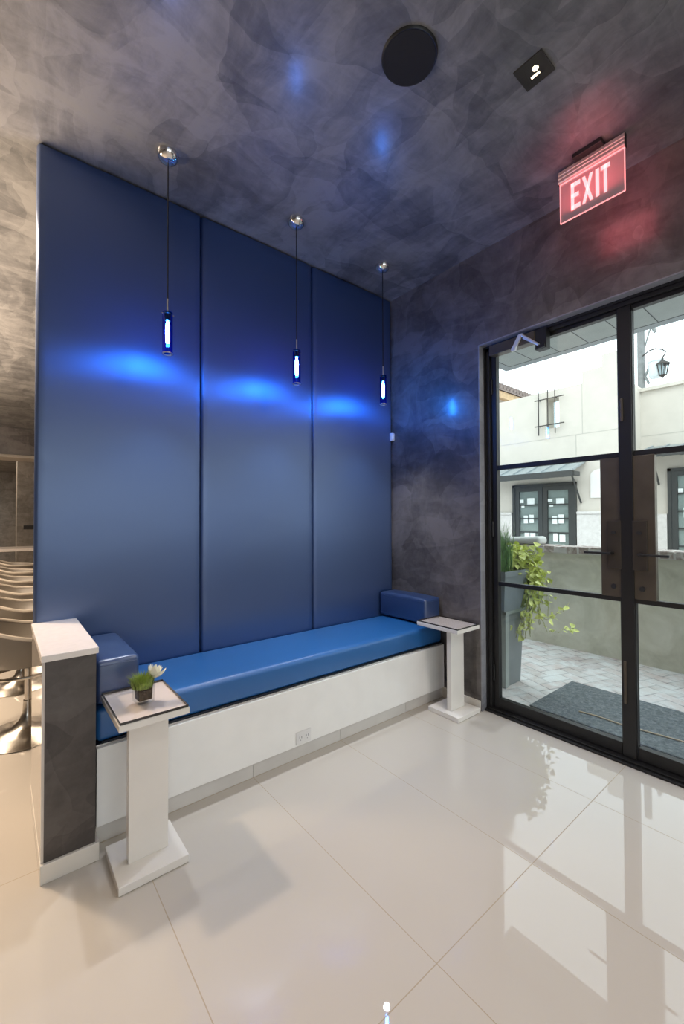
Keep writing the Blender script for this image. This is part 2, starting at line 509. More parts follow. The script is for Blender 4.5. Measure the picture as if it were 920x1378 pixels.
# ------------------------------------------------------------------ mesh helpers
class MB:
    """collects shapes in world coordinates; build() makes ONE mesh object"""

    def __init__(self):
        self.bm = bmesh.new()

    def box(self, x0, x1, y0, y1, z0, z1, bevel=0.0, seg=2):
        r = bmesh.ops.create_cube(self.bm, size=1.0)
        vs = r['verts']
        for v in vs:
            v.co = Vector((x0 + (v.co.x + 0.5) * (x1 - x0), y0 + (v.co.y + 0.5) * (y1 - y0), z0 + (v.co.z + 0.5) * (z1 - z0)))
        if bevel:
            es = list({e for v in vs for e in v.link_edges})
            bmesh.ops.bevel(self.bm, geom=es, offset=bevel, segments=seg, profile=0.5, affect='EDGES', clamp_overlap=True)
        return self

    def hull8(self, bot, top):
        """frustum from two quads (lists of 4 points)"""
        v = [self.bm.verts.new(p) for p in bot] + [self.bm.verts.new(p) for p in top]
        for f in ((3, 2, 1, 0), (4, 5, 6, 7), (0, 1, 5, 4), (1, 2, 6, 5), (2, 3, 7, 6), (3, 0, 4, 7)):
            self.bm.faces.new([v[i] for i in f])
        return self

    def tube(self, pts, rad, n=8, cap=True):
        pts = [Vector(p) for p in pts]
        rads = rad if isinstance(rad, (list, tuple)) else [rad] * len(pts)
        rings = []
        ref = None
        for i, p in enumerate(pts):
            d = (pts[min(i + 1, len(pts) - 1)] - pts[max(i - 1, 0)]).normalized()
            if ref is None or abs(d.dot(ref)) > 0.98:
                ref = Vector((0, 0, 1)) if abs(d.z) < 0.9 else Vector((1, 0, 0))
            a = d.cross(ref).normalized()
            b = d.cross(a)
            rings.append([self.bm.verts.new(p + (a * math.cos(2 * math.pi * k / n) + b * math.sin(2 * math.pi * k / n)) * rads[i]) for k in range(n)])
        for q in range(len(rings) - 1):
            for k in range(n):
                self.bm.faces.new((rings[q][k], rings[q][(k + 1) % n], rings[q + 1][(k + 1) % n], rings[q + 1][k]))
        if cap:
            self.bm.faces.new(rings[0][::-1])
            self.bm.faces.new(rings[-1])
        return self

    def lathe(self, c, prof, n=32, close=False):
        """prof: (radius, z) from bottom to top around vertical axis at c=(x,y)"""
        rings = []
        for r, z in prof:
            if r < 1e-6:
                rings.append([self.bm.verts.new((c[0], c[1], z))])
            else:
                rings.append([self.bm.verts.new((c[0] + r * math.cos(2 * math.pi * k / n), c[1] + r * math.sin(2 * math.pi * k / n), z)) for k in range(n)])
        pairs = list(zip(rings[:-1], rings[1:]))
        if close:
            pairs.append((rings[-1], rings[0]))
        for A, B in pairs:
            for k in range(n):
                k2 = (k + 1) % n
                if len(A) == 1 and len(B) == 1:
                    continue
                if len(A) == 1:
                    self.bm.faces.new((A[0], B[k2], B[k]))
                elif len(B) == 1:
                    self.bm.faces.new((A[k], A[k2], B[0]))
                else:
                    self.bm.faces.new((A[k], A[k2], B[k2], B[k]))
        return self

    def prism(self, pts, axis, a, b):
        """2-D outline extruded along axis: axis 'x' pts=(y,z), 'y' pts=(x,z), 'z' pts=(x,y)"""
        def P(p, t):
            return {'x': (t, p[0], p[1]), 'y': (p[0], t, p[1]), 'z': (p[0], p[1], t)}[axis]
        A = [self.bm.verts.new(P(p, a)) for p in pts]
        B = [self.bm.verts.new(P(p, b)) for p in pts]
        n = len(pts)
        self.bm.faces.new(A[::-1])
        self.bm.faces.new(B)
        for i in range(n):
            self.bm.faces.new((A[i], A[(i + 1) % n], B[(i + 1) % n], B[i]))
        return self

    def quad(self, pts):
        self.bm.faces.new([self.bm.verts.new(p) for p in pts])
        return self

    def build(self, name, mat, parent=None, smooth=False, origin=None):
        bm = self.bm
        bmesh.ops.recalc_face_normals(bm, faces=bm.faces)
        if parent is not None:
            off = Vector(ORIG[parent.name])
        else:
            off = Vector(origin) if origin else Vector((0, 0, 0))
        if off.length:
            bmesh.ops.translate(bm, verts=bm.verts, vec=-off)
        me = bpy.data.meshes.new(name)
        bm.to_mesh(me)
        bm.free()
        me.materials.append(MATS[mat])
        if smooth:
            for p in me.polygons:
                p.use_smooth = True
            try:
                me.set_sharp_from_angle(angle=math.radians(38))
            except Exception:
                pass
        o = bpy.data.objects.new(name, me)
        COL.objects.link(o)
        if parent is not None:
            o.parent = parent
            ORIG[o.name] = ORIG[parent.name]
        else:
            o.location = off
            ORIG[o.name] = tuple(off)
        return o


ORIG = {}


def tag(o, label, cat, group=None, kind=None):
    o['label'] = label
    o['category'] = cat
    if group:
        o['group'] = group
    if kind:
        o['kind'] = kind
    return o


def thing(name, loc, label, cat, group=None, kind=None):
    o = bpy.data.objects.new(name, None)
    o.empty_display_size = 0.05
    COL.objects.link(o)
    o.location = loc
    ORIG[o.name] = tuple(loc)
    return tag(o, label, cat, group, kind)


def struct(o, label=None, cat=None):
    o['kind'] = 'structure'
    if label:
        o['label'] = label
        o['category'] = cat
    return o


def copy_tree(o, parent=None):
    c = o.copy()
    COL.objects.link(c)
    if parent is not None:
        c.parent = parent
    for ch in list(o.children):
        copy_tree(ch, c)
    return c


# ------------------------------------------------------------------ room shell
struct(MB().box(-6, 2.60, -4.2, 18, -0.12, 0.0).build('floor', 'floor_tile'), 'glossy cream large format tile floor', 'floor')
struct(MB().box(-6.2, 2.75, -4.4, 10.3, CEIL, CEIL + 0.3).build('ceiling', 'plaster_ceiling'), 'dark grey trowelled plaster ceiling', 'ceiling')
# entrance wall with the door opening (Y -0.03..1.60, up to 2.425)
w = MB()
w.box(WX, 2.62, 1.603, 18.2, -0.12, CEIL)
w.box(WX, 2.62, -4.4, -0.035, -0.12, CEIL)
w.box(WX, 2.62, -0.035, 1.603, 2.425, CEIL)
struct(w.build('wall_right', 'plaster_wall'), 'dark mottled plaster wall around the glass entrance doors', 'wall')
# reveal of the opening, sky light from the door put into its lighter colour
w = MB()
w.box(WX - 0.001, 2.62, 1.597, 1.6035, 0.0, 2.425)
w.box(WX - 0.001, 2.62, -0.0355, -0.029, 0.0, 2.425)
w.box(WX - 0.001, 2.62, -0.029, 1.597, 2.419, 2.4255)
struct(w.build('trim_1', 'plaster_jamb_lit'), 'grey plaster reveal lining the door opening, daylight painted into its pale tone', 'door reveal')
struct(MB().box(0.134, WX, 2.452, 2.56, -0.05, CEIL).build('wall_back', 'room_wall'), 'partition wall behind the blue panels', 'wall')
struct(MB().box(-6.2, -6.0, -4.4, 18.2, -0.12, CEIL + 0.1).build('wall_left', 'room_wall'))
w = MB()
w.box(-6.2, 2.62, -4.4, -4.2, -0.12, 0.55)
w.box(-6.2, 2.62, -4.4, -4.2, 2.70, CEIL + 0.1)
w.box(-6.2, -2.6, -4.4, -4.2, 0.55, 2.70)
w.box(1.9, 2.62, -4.4, -4.2, 0.55, 2.70)
struct(w.build('wall_rear', 'rear_wall'))
w = MB()
for x in (-2.6, -1.12, 0.38, 1.86):
    w.box(x, x + .04, -4.34, -4.26, 0.55, 2.70)
w.box(-2.6, 1.9, -4.34, -4.26, 0.55, 0.60)
w.box(-2.6, 1.9, -4.34, -4.26, 2.65, 2.70)
struct(w.build('window_1', 'black_metal'))
# bar room far end: dropped beam, lower ceiling, far wall
struct(MB().box(-6, WX, 10.3, 10.75, 2.53, CEIL + 0.3).build('ceiling_beam', 'plaster_wall'), 'dark dropped ceiling beam far behind the blue wall', 'beam')
struct(MB().box(-6, WX, 10.75, 18, 2.86, 3.2).build('ceiling_far', 'far_plaster'), 'lower pale ceiling beyond the dropped beam', 'ceiling')
struct(MB().box(-6, WX, 10.25, 10.85, 2.47, 2.53, 0.008).build('trim_2', 'grey_trim'), 'pale trim strip under the dropped beam', 'trim')
struct(MB().box(-6, WX, 17.8, 18, -0.1, 3.2).build('wall_far', 'far_plaster'), 'far plaster wall at the end of the bar room', 'wall')
# baseboards
w = MB()
w.box(WX - 0.012, WX + 0.001, 1.606, 2.45, 0.0, 0.068, 0.003)
struct(w.build('baseboard_right', 'white_tile'), 'cream tile baseboard under the dark wall', 'baseboard')

# ------------------------------------------------------------------ half wall at the left end of the bench
t = thing('half_wall', (0.21, 2.1, 0), 'short dark plaster half wall with a white slab cap, left end of the bench', 'half wall')
MB().box(0.128, 0.286, 1.826, 2.40, 0.066, 0.775).build('body', 'plaster_pillar', t)
MB().box(0.115, 0.291, 1.80, 2.40, 0.773, 0.797, 0.003).build('cap', 'white_quartz', t)
m = MB()
m.box(0.117, 0.298, 1.815, 2.398, 0.0, 0.0665, 0.002)
m.build('base', 'white_tile', t)
MB().box(0.119, 0.1285, 1.829, 2.398, 0.066, 0.772).build('side_panel', 'side_marble', t)['label'] = 'polished pale side panel'

# ------------------------------------------------------------------ blue upholstered wall panels


def padded(x0, x1, z0, z1, yf, yb, edge=0.014, bulge=0.006):
    """upholstered panel facing -Y: soft edges, slightly pillowed face"""
    b = MB()
    nx, nz = 26, 60
    def prof(u, L):
        d = min(u, L - u)
        if d <= 0:
            return 0.0
        if d < edge:
            q = d / edge
            return math.sqrt(max(0, 1 - (1 - q) ** 2))
        return 1.0
    def spaced(L, n):
        e = [0, 0.08, 0.2, 0.4, 0.65, 1.0]
        a = [edge * q for q in e]
        mid = [edge + (L - 2 * edge) * k / n for k in range(1, n)]
        return a + mid + [L - q for q in a[::-1]]
    us = spaced(x1 - x0, nx)
    vs = spaced(z1 - z0, nz)
    grid = []
    for v in vs:
        row = []
        for u in us:
            h = min(prof(u, x1 - x0), 1) * min(prof(v, z1 - z0), 1)
            du = min(u, x1 - x0 - u)
            pk = 0.0014 * math.sin(v * 62 + 2.1 * math.sin(v * 9)) * math.exp(-du / 0.035) * (1 if du > 0 else 0)
            pz = 0.002 * math.sin(u * 45 + 1.3 * math.sin(u * 11)) * math.exp(-min(v, z1 - z0 - v) / 0.04)
            cx = (u / (x1 - x0) - .5) * 2
            y = yb - 0.012 - (yb - yf - 0.012 - bulge) * h - bulge * h * (1 - cx ** 4) - pk - pz * h
            row.append(b.bm.verts.new((x0 + u, y, z0 + v)))
        grid.append(row)
    for j in range(len(vs) - 1):
        for i in range(len(us) - 1):
            b.bm.faces.new((grid[j][i], grid[j][i + 1], grid[j + 1][i + 1], grid[j + 1][i]))
    # sides and back
    bk = [b.bm.verts.new(p) for p in ((x0, yb, z0), (x1, yb, z0), (x1, yb, z1), (x0, yb, z1))]
    def strip(line, a, c):
        for i in range(len(line) - 1):
            if i == 0:
                b.bm.faces.new((line[0], line[1], c, a)) if len(line) == 2 else b.bm.faces.new((line[0], line[1], a))
            else:
                b.bm.faces.new((line[i], line[i + 1], a))
        b.bm.faces.new((line[-1], c, a))
    strip(grid[0], bk[0], bk[1])
    strip([r[-1] for r in grid], bk[1], bk[2])
    strip(grid[-1][::-1], bk[2], bk[3])
    strip([r[0] for r in grid][::-1], bk[3], bk[0])
    b.bm.faces.new(bk[::-1])
    return b


for (x0, x1, lab) in ((0.124, 0.9005, 'wide blue vinyl wall panel at the left, beside the white capped half wall'),
                      (0.9015, 1.6845, 'middle blue vinyl wall panel between two vertical seams'),
                      (1.6855, 2.4690, 'right blue vinyl wall panel touching the dark wall corner')):
    o = padded(x0, x1, 0.44, CEIL - 0.004, 2.395, 2.451).build('wall_panel', 'panel_vinyl', smooth=True, origin=((x0 + x1) / 2, 2.42, 0.44))
    tag(o, lab, 'wall panel', 'blue upholstered wall panels')

# ------------------------------------------------------------------ bench
t = thing('bench', (1.38, 2.15, 0), 'long white lacquered built-in bench base under the blue seat', 'bench')
MB().box(0.300, 2.461, 1.893, 1.913, 0.073, 0.376, 0.0015).build('front_panel', 'white_gloss', t)
MB().box(0.300, 2.461, 1.906, 1.915, 0.376, 0.384, 0.001).build('top_rail', 'steel', t)
m = MB()
for a, c in ((0.300, 0.4255), (0.4275, 0.977), (0.979, 1.528), (1.530, 2.079), (2.081, 2.471)):
    m.box(a, c, 1.910, 1.92, 0.0, 0.067, 0.0008)
m.build('toe_kick', 'kick_tile', t)
MB().box(0.300, 2.471, 1.915, 2.445, 0.002, 0.383).build('carcass', 'seam_dark', t)


def cushion(x0, x1, y0, y1, z0, z1, r, puff, nx=14, ny=8, wob=0.0):
    """rounded upholstered block with a slightly domed top"""
    b = MB()
    b.box(x0, x1, y0, y1, z0, z1)
    n = max(3, int(4))
    bmesh.ops.bevel(b.bm, geom=list(b.bm.edges), offset=r, segments=n, profile=0.5, affect='EDGES')
    # cut the big faces so they can dome
    for k in range(1, nx):
        x = x0 + r + (x1 - x0 - 2 * r) * k / nx
        bmesh.ops.bisect_plane(b.bm, geom=b.bm.verts[:] + b.bm.edges[:] + b.bm.faces[:], plane_co=(x, 0, 0), plane_no=(1, 0, 0))
    for k in range(1, ny):
        y = y0 + r + (y1 - y0 - 2 * r) * k / ny
        bmesh.ops.bisect_plane(b.bm, geom=b.bm.verts[:] + b.bm.edges[:] + b.bm.faces[:], plane_co=(0, y, 0), plane_no=(0, 1, 0))
    cx, cy, cz = (x0 + x1) / 2, (y0 + y1) / 2, (z0 + z1) / 2
    for v in b.bm.verts:
        u, w_, q = (v.co.x - cx) / (x1 - x0) * 2, (v.co.y - cy) / (y1 - y0) * 2, (v.co.z - cz) / (z1 - z0) * 2
        if q > 0.9:
            v.co.z += puff * (1 - u ** 4) * (1 - w_ ** 2) + wob * math.sin(v.co.x * 50) * math.sin(v.co.y * 40)
        if w_ < -0.9:
            v.co.y -= puff * 0.5 * (1 - q * q) * (1 - u ** 4) + wob * math.sin(v.co.x * 70)
        if abs(u) > 0.9:
            v.co.x += math.copysign(puff * 0.4, u) * (1 - q * q) * (1 - w_ ** 4)
    return b


t = thing('seat_cushion', (1.38, 2.15, 0.384), 'long bright blue vinyl seat cushion lying on the white bench', 'seat cushion')
cushion(0.300, 2.466, 1.915, 2.388, 0.386, 0.516, 0.022, 0.010, 18, 8).build('cover', 'seat_vinyl', t, smooth=True)
m = MB()
m.tube([(0.32, 1.9115, 0.389), (2.45, 1.9115, 0.389)], 0.004)
m.build('piping', 'seam_dark', t)

for (x0, x1, lab) in ((0.302, 0.462, 'blue box bolster cushion beside the dark half wall, left end of the seat'),
                      (2.300, 2.464, 'blue box bolster cushion against the dark wall, right end of the seat')):
    t = thing('bolster', ((x0 + x1) / 2, 2.15, 0.525), lab, 'bolster', 'blue bolsters on the bench')
    cushion(x0, x1, 1.925, 2.380, 0.530, 0.706, 0.018, 0.008, 8, 12, 0.0008).build('cover', 'bolster_vinyl', t, smooth=True)
    m = MB()
    for z in (0.553, 0.685):
        m.tube([(x0 + .012, 1.9225, z), (x1 - .012, 1.9225, z)], 0.0018, 6)
        xs = x0 - 0.0005 if x0 > 1 else x1 + 0.0005
        m.tube([(xs, 1.94, z), (xs, 2.365, z)], 0.0018, 6)
    m.build('seam', 'bolster_vinyl', t)

# ------------------------------------------------------------------ pedestal tables


def make_table(loc, label):
    x, y, _ = loc
    t = thing('pedestal_table', loc, label, 'table', 'white pedestal side tables')
    MB().box(x - .118, x + .118, y - .118, y + .118, 0.001, 0.030, 0.002).build('base_plate', 'white_lacquer', t)
    MB().box(x - .069, x + .069, y - .030, y + .004, 0.030, 0.548, 0.0015).build('post', 'white_lacquer', t)
    MB().box(x - .119, x + .119, y - .118, y + .212, 0.547, 0.571, 0.002).build('top', 'white_lacquer', t)
    g = MB().box(x - .114, x + .114, y - .113, y + .207, 0.572, 0.579).build('glass_top', 'table_glass', t)
    m = MB()
    e = 0.0022
    m.box(x - .1155, x + .1155, y - .1155, y - .1155 + e, 0.5715, 0.5795)
    m.box(x - .1155, x + .1155, y + .2075, y + .2075 + e, 0.5715, 0.5795)
    m.box(x - .1155, x - .1155 + e, y - .1133, y + .2075, 0.5715, 0.5795)
    m.box(x + .1155 - e, x + .1155, y - .1133, y + .2075, 0.5715, 0.5795)
    m.build('edge', 'glass_edge', g)['label'] = 'dark polished glass edge'
    return t


make_table((0.437, 1.711, 0), 'white pedestal table holding the small plant, beside the dark half wall')
make_table((2.332, 1.715, 0), 'white pedestal table with an empty top, against the dark wall near the doors')

# ------------------------------------------------------------------ small plant in a glass cube
px, py, pz = 0.430, 1.735, 0.5802
t = thing('potted_plant', (px, py, pz), 'square glass vase of moss grass with one white flower on the left table', 'potted plant')


def rotsq(cx, cy, h, z, a=0.12):
    return [(cx + h * (sx * math.cos(a) - sy * math.sin(a)), cy + h * (sx * math.sin(a) + sy * math.cos(a)), z) for sx, sy in ((-1, -1), (1, -1), (1, 1), (-1, 1))]


m = MB()
m.hull8(rotsq(px, py, .029, pz), rotsq(px, py, .032, pz + .066))
f = [q for q in m.bm.faces if all(v.co.z > pz + .06 for v in q.verts)]
bmesh.ops.delete(m.bm, geom=f, context='FACES_ONLY')
m.build('vase', 'vase_glass', t)
MB().hull8(rotsq(px, py, .0225, pz + .009), rotsq(px, py, .0245, pz + .055)).build('soil', 'soil', t)
m = MB()
for k in range(620):
    a, r = rnd.uniform(0, 2 * math.pi), 0.036 * math.sqrt(rnd.random())
    bx, by = px + r * math.cos(a) - .004, py + r * math.sin(a) * .9
    L = rnd.uniform(.030, .056)
    ox, oy = (bx - px) * .55 + rnd.gauss(0, .005), (by - py) * .55 + rnd.gauss(0, .005)
    d = Vector((-oy, ox, 0))
    d = d.normalized() * 0.0014 if d.length > 1e-5 else Vector((.0014, 0, 0))
    b0 = Vector((bx, by, pz + .052))
    m1 = b0 + Vector((ox * .4, oy * .4, L * .65))
    tip = b0 + Vector((ox, oy, L))
    v = [m.bm.verts.new(p) for p in (b0 - d, b0 + d, m1 + d * .8, tip, m1 - d * .8)]
    m.bm.faces.new(v)
m.build('grass', 'grass_green', t)
fc = Vector((px + .034, py - .006, pz + .082))
fl = MB()
fl.lathe((fc.x, fc.y), [(0, fc.z - .002), (.006, fc.z), (.007, fc.z + .006), (.004, fc.z + .012), (0, fc.z + .013)], 10)
fl = fl.build('flower', 'petal_core', t, smooth=True)
for ring, (np_, tilt, L, wd) in enumerate(((6, 1.0, .050, .015), (6, 0.5, .046, .014))):
    for k in range(np_):
        a = 2 * math.pi * (k + .5 * ring) / np_
        m = MB()
        rows = []
        for i in range(7):
            s = i / 6
            ang = tilt * (1 - .35 * s)
            rr = L * s * math.sin(ang) + .003
            zz = L * s * math.cos(ang)
            wv = wd * math.sin(math.pi * min(1, (.12 + .88 * s) ** .75)) + .0006
            row = []
            for j in (-1, 0, 1):
                q = Vector((rr - abs(j) * -.002, j * wv, zz + abs(j) * .003))
                row.append(m.bm.verts.new(fc + Matrix.Rotation(.35, 3, 'Y') @ (Matrix.Rotation(a, 3, 'Z') @ q)))
            rows.append(row)
        for i in range(6):
            for j in range(2):
                m.bm.faces.new((rows[i][j], rows[i][j + 1], rows[i + 1][j + 1], rows[i + 1][j]))
        m.build('petal', 'petal_white', fl, smooth=True)
m = MB()
m.tube([(px + .01, py, pz + .04), (px + .022, py - .002, pz + .065), tuple(fc)], .0018, 6)
m.build('stem', 'grass_green', t)

# ------------------------------------------------------------------ pendants


def make_pendant(x, label):
    y = 2.105
    t = thing('pendant_lamp', (x, y, CEIL), label, 'pendant lamp', 'blue glass pendant lamps')
    R, H = .052, .044
    prof = [(0.0, CEIL - H)] + [(R * math.sin(a), CEIL - .003 - (H - .003) * math.cos(a)) for a in [math.pi / 2 * k / 10 for k in range(1, 11)]] + [(R, CEIL)]
    MB().lathe((x, y), prof, 36).build('canopy', 'chrome', t, smooth=True)
    MB().tube([(x, y, CEIL - H + .003), (x, y, 2.335)], .0032, 8).build('cord', 'black_plastic', t, smooth=True)
    MB().tube([(x, y, 2.338), (x, y, 2.262)], .0042, 10).build('stem', 'steel', t, smooth=True)
    r, z0, z1 = .0235, 2.070, 2.272
    sh = MB().lathe((x, y), [(r, z0), (r, z1)], 28).build('shade', 'blue_glass', t, smooth=True)
    MB().lathe((x, y), [(r + .0005, z0 - .001), (r + .0005, z0 + .004), (r - .004, z0 + .004), (r - .004, z0 - .001)], 28, close=True).build('rim', 'steel', sh, smooth=True)
    MB().lathe((x, y), [(0, 2.232), (.013, 2.232), (.015, 2.262), (.019, 2.266), (.019, 2.270), (0, 2.270)], 20).build('socket', 'black_metal', t, smooth=True)
    for s in (-1, 1):
        MB().tube([(x + s * .019, y - .002, 2.262), (x + s * .029, y - .002, 2.262)], .0032, 8).build('screw', 'chrome', t, smooth=True)
    MB().lathe((x, y), [(0, 2.122), (.0075, 2.124), (.009, 2.14), (.009, 2.205), (.006, 2.222), (.004, 2.233), (0, 2.233)], 16).build('bulb', 'bulb', t, smooth=True)
    d = bpy.data.lights.new('pendant_beam', 'SPOT')   # the halogen shining out of the open lower end
    d.energy = 29
    d.color = (0.90, 0.95, 1.0)
    d.spot_size = math.radians(94)
    d.spot_blend = 0.8
    d.shadow_soft_size = 0.02
    q = bpy.data.objects.new('pendant_beam', d)
    COL.objects.link(q)
    q.parent = t
    q.location = (0, 0, 2.066 - CEIL)
    return t


make_pendant(0.624, 'blue glass pendant lamp hanging before the left wall panel')
make_pendant(1.363, 'blue glass pendant lamp hanging before the middle wall panel')
make_pendant(2.080, 'blue glass pendant lamp hanging before the right wall panel, nearest the corner')

# ------------------------------------------------------------------ ceiling fittings
cx, cy = 1.212, 1.074
t = thing('ceiling_speaker', (cx, cy, CEIL), 'round black speaker set in the dark ceiling', 'speaker')
MB().lathe((cx, cy), [(0, CEIL - .010), (.099, CEIL - .010), (.1005, CEIL - .006), (.1005, CEIL)], 56).build('grille', 'speaker_cloth', t, smooth=True)
MB().lathe((cx, cy), [(.100, CEIL), (.100, CEIL - .009), (.103, CEIL - .010), (.107, CEIL - .004), (.107, CEIL)], 56, close=True).build('rim', 'black_plastic', t, smooth=True)

cx, cy = 1.635, 0.797
t = thing('downlight', (cx, cy, CEIL), 'square recessed ceiling downlight with a lit bulb', 'ceiling light')
m = MB()
h, q = .0565, .027
for a in ((cx - h, cx + h, cy - h, cy - q), (cx - h, cx + h, cy + q, cy + h), (cx - h, cx - q, cy - q, cy + q), (cx + q, cx + h, cy - q, cy + q)):
    m.box(*a, CEIL - .006, CEIL)
m.build('trim', 'downlight_trim', t)
m = MB().box(cx - q, cx + q, cy - q, cy + q, CEIL - .0045, CEIL)
m.build('baffle', 'downlight_trim', t)
m = MB().lathe((cx - .008, cy - .009), [(0, CEIL - .0075), (.009, CEIL - .007), (.012, CEIL - .0045)], 20)
m.build('bulb', 'downlight_lamp', t, smooth=True)
MB().box(cx + .012, cx + .022, cy - .014, cy + .020, CEIL - .0062, CEIL - .0044, .0015).build('reflector_glint', 'downlight_lamp', t)  # emissive bar standing in for the bulb's reflection
sp = bpy.data.lights.new('downlight_beam', 'SPOT')
sp.energy = 38
sp.color = (1, .92, .82)
sp.spot_size = math.radians(112)
sp.spot_blend = 1.0
sp.shadow_soft_size = .06
so = bpy.data.objects.new('downlight_beam', sp)
COL.objects.link(so)
so.parent = t
so.location = (0, 0, -.08)

# ------------------------------------------------------------------ exit sign
t = thing('exit_sign', (2.2, 0.807, CEIL), 'red lit EXIT sign hanging from the ceiling before the door wall', 'exit sign')
MB().box(2.160, 2.245, 0.742, 0.872, 3.026, CEIL, .003).build('bracket', 'black_metal', t)
m = MB()
m.prism([(2.196, 2.967), (2.193, 2.972), (2.193, 2.980), (2.196, 2.983), (2.196, 2.988), (2.194, 2.991), (2.194, 2.997), (2.197, 3.000), (2.197, 3.006), (2.195, 3.009), (2.195, 3.016), (2.199, 3.019), (2.199, 3.028),
         (2.221, 3.028), (2.221, 2.967)], 'y', 0.660, 0.953)
m.build('housing', 'aluminium', t)
for ye in (0.6575, 0.9525):
    MB().box(2.199, 2.2205, ye, ye + .003, 2.966, 3.0285).build('end_cap', 'black_metal', t)
X0 = 2.2075
pl = MB().box(X0, X0 + .005, 0.663, 0.950, 2.767, 2.968).build('plate', 'sign_plate', t)
m = MB()
e = .0035
m.box(X0 - .0006, X0 + .0056, 0.6635, 0.9495, 2.765, 2.765 + e)
m.box(X0 - .0006, X0 + .0056, 0.662, 0.662 + e, 2.767, 2.966)
m.box(X0 - .0006, X0 + .0056, 0.9475, 0.9475 + e, 2.767, 2.966)
m.box(X0 - .0006, X0 + .0056, 0.663, 0.950, 2.9625, 2.967)
m.build('edge', 'sign_edge', pl)['label'] = 'glowing red edge of the clear plate'


def letter(segs):
    """segs: quads in (u,v), u to the reader's right (=-Y), v up"""
    m = MB()
    for s in segs:
        m.prism([(0.950 - u * .287, 2.767 + v * .201) for u, v in s], 'x', X0 - .0012, X0 + .0062)
    return m


def R4(u0, u1, v0, v1):
    return [(u0, v0), (u1, v0), (u1, v1), (u0, v1)]


L0, L1 = .20, .86
st = .048
bar = .10
letter([R4(.185, .185 + st, L0, L1), R4(.185, .335, L0, L0 + bar), R4(.185, .335, L1 - bar, L1), R4(.185, .31, .485, .485 + bar)]).build('letter', 'sign_letter', pl)
letter([[(.365, L0), (.365 + st, L0), (.535, L1), (.535 - st, L1)], [(.535 - st, L0), (.535, L0), (.365 + st, L1), (.365, L1)]]).build('letter', 'sign_letter', pl)
letter([R4(.575, .575 + st * 1.1, L0, L1)]).build('letter', 'sign_letter', pl)
letter([R4(.722 - st / 2, .722 + st / 2, L0, L1), R4(.655, .79, L1 - bar, L1)]).build('letter', 'sign_letter', pl)
for dx, en in ((-.10, .35), (.07, .45)):
    d = bpy.data.lights.new('sign_glow', 'AREA')
    d.energy = en
    d.color = (1, .16, .20)
    d.shape = 'RECTANGLE'
    d.size, d.size_y = .26, .16
    o = bpy.data.objects.new('sign_glow', d)
    COL.objects.link(o)
    o.parent = t
    o.location = (X0 - 2.2 + (.02 if dx > 0 else -.095), 0, 2.86 - CEIL)
    o.rotation_euler = (math.radians(90), 0, math.radians(-90 if dx > 0 else 90))
    if dx < 0:
        o.rotation_euler = (math.radians(90 + 55), 0, math.radians(-90))

# ------------------------------------------------------------------ small wall fittings
t = thing('wall_sensor', (2.471, 2.396, 1.93), 'small white plastic sensor in the corner beside the right blue panel', 'sensor')
MB().box(2.441, 2.4735, 2.374, 2.402, 1.898, 1.960, .006, 3).build('case', 'white_plastic', t, smooth=True)
MB().box(2.446, 2.468, 2.3725, 2.375, 1.915, 1.945, .001).build('lens', 'white_gloss', t)

t = thing('power_outlet', (1.262, 1.893, 0.118), 'white double power outlet low on the bench front', 'outlet')
MB().box(1.215, 1.310, 1.888, 1.8935, 0.083, 0.148, .002).build('cover_plate', 'white_plastic', t)
for cx in (1.242, 1.284):
    s = MB().box(cx - .016, cx + .016, 1.8865, 1.889, 0.096, 0.135, .004, 3).build('socket', 'white_plastic', t)
    m = MB()
    m.box(cx - .008, cx - .0045, 1.8858, 1.887, 0.112, 0.124)
    m.box(cx + .0045, cx + .008, 1.8858, 1.887, 0.112, 0.124)
    m.tube([(cx, 1.8858, .103), (cx, 1.887, .103)], .0028, 8)
    m.build('slot', 'grey_slot', s)

# ------------------------------------------------------------------ entrance doors
fr = MB()
fr.box(2.535, 2.615, 1.562, 1.597, 0.0, 2.412, .002)
fr.box(2.535, 2.615, -0.029, 0.006, 0.0, 2.412, .002)
fr.box(2.535, 2.615, -0.029, 1.597, 2.384, 2.419, .002)
fr.box(2.525, 2.536, 1.585, 1.597, 0.0, 2.412)
fr.box(2.525, 2.536, -0.029, 1.597, 2.405, 2.419)
struct(fr.build('trim_3', 'black_metal'), 'black steel frame around the glass entrance doors', 'door frame')
m = MB()
m.box(2.500, 2.618, -0.029, 1.597, 0.0, 0.012, .003)
m.box(2.520, 2.60, -0.029, 1.597, 0.012, 0.022, .003)
struct(m.build('trim_4', 'black_metal'), 'dark metal threshold under the doors', 'threshold')


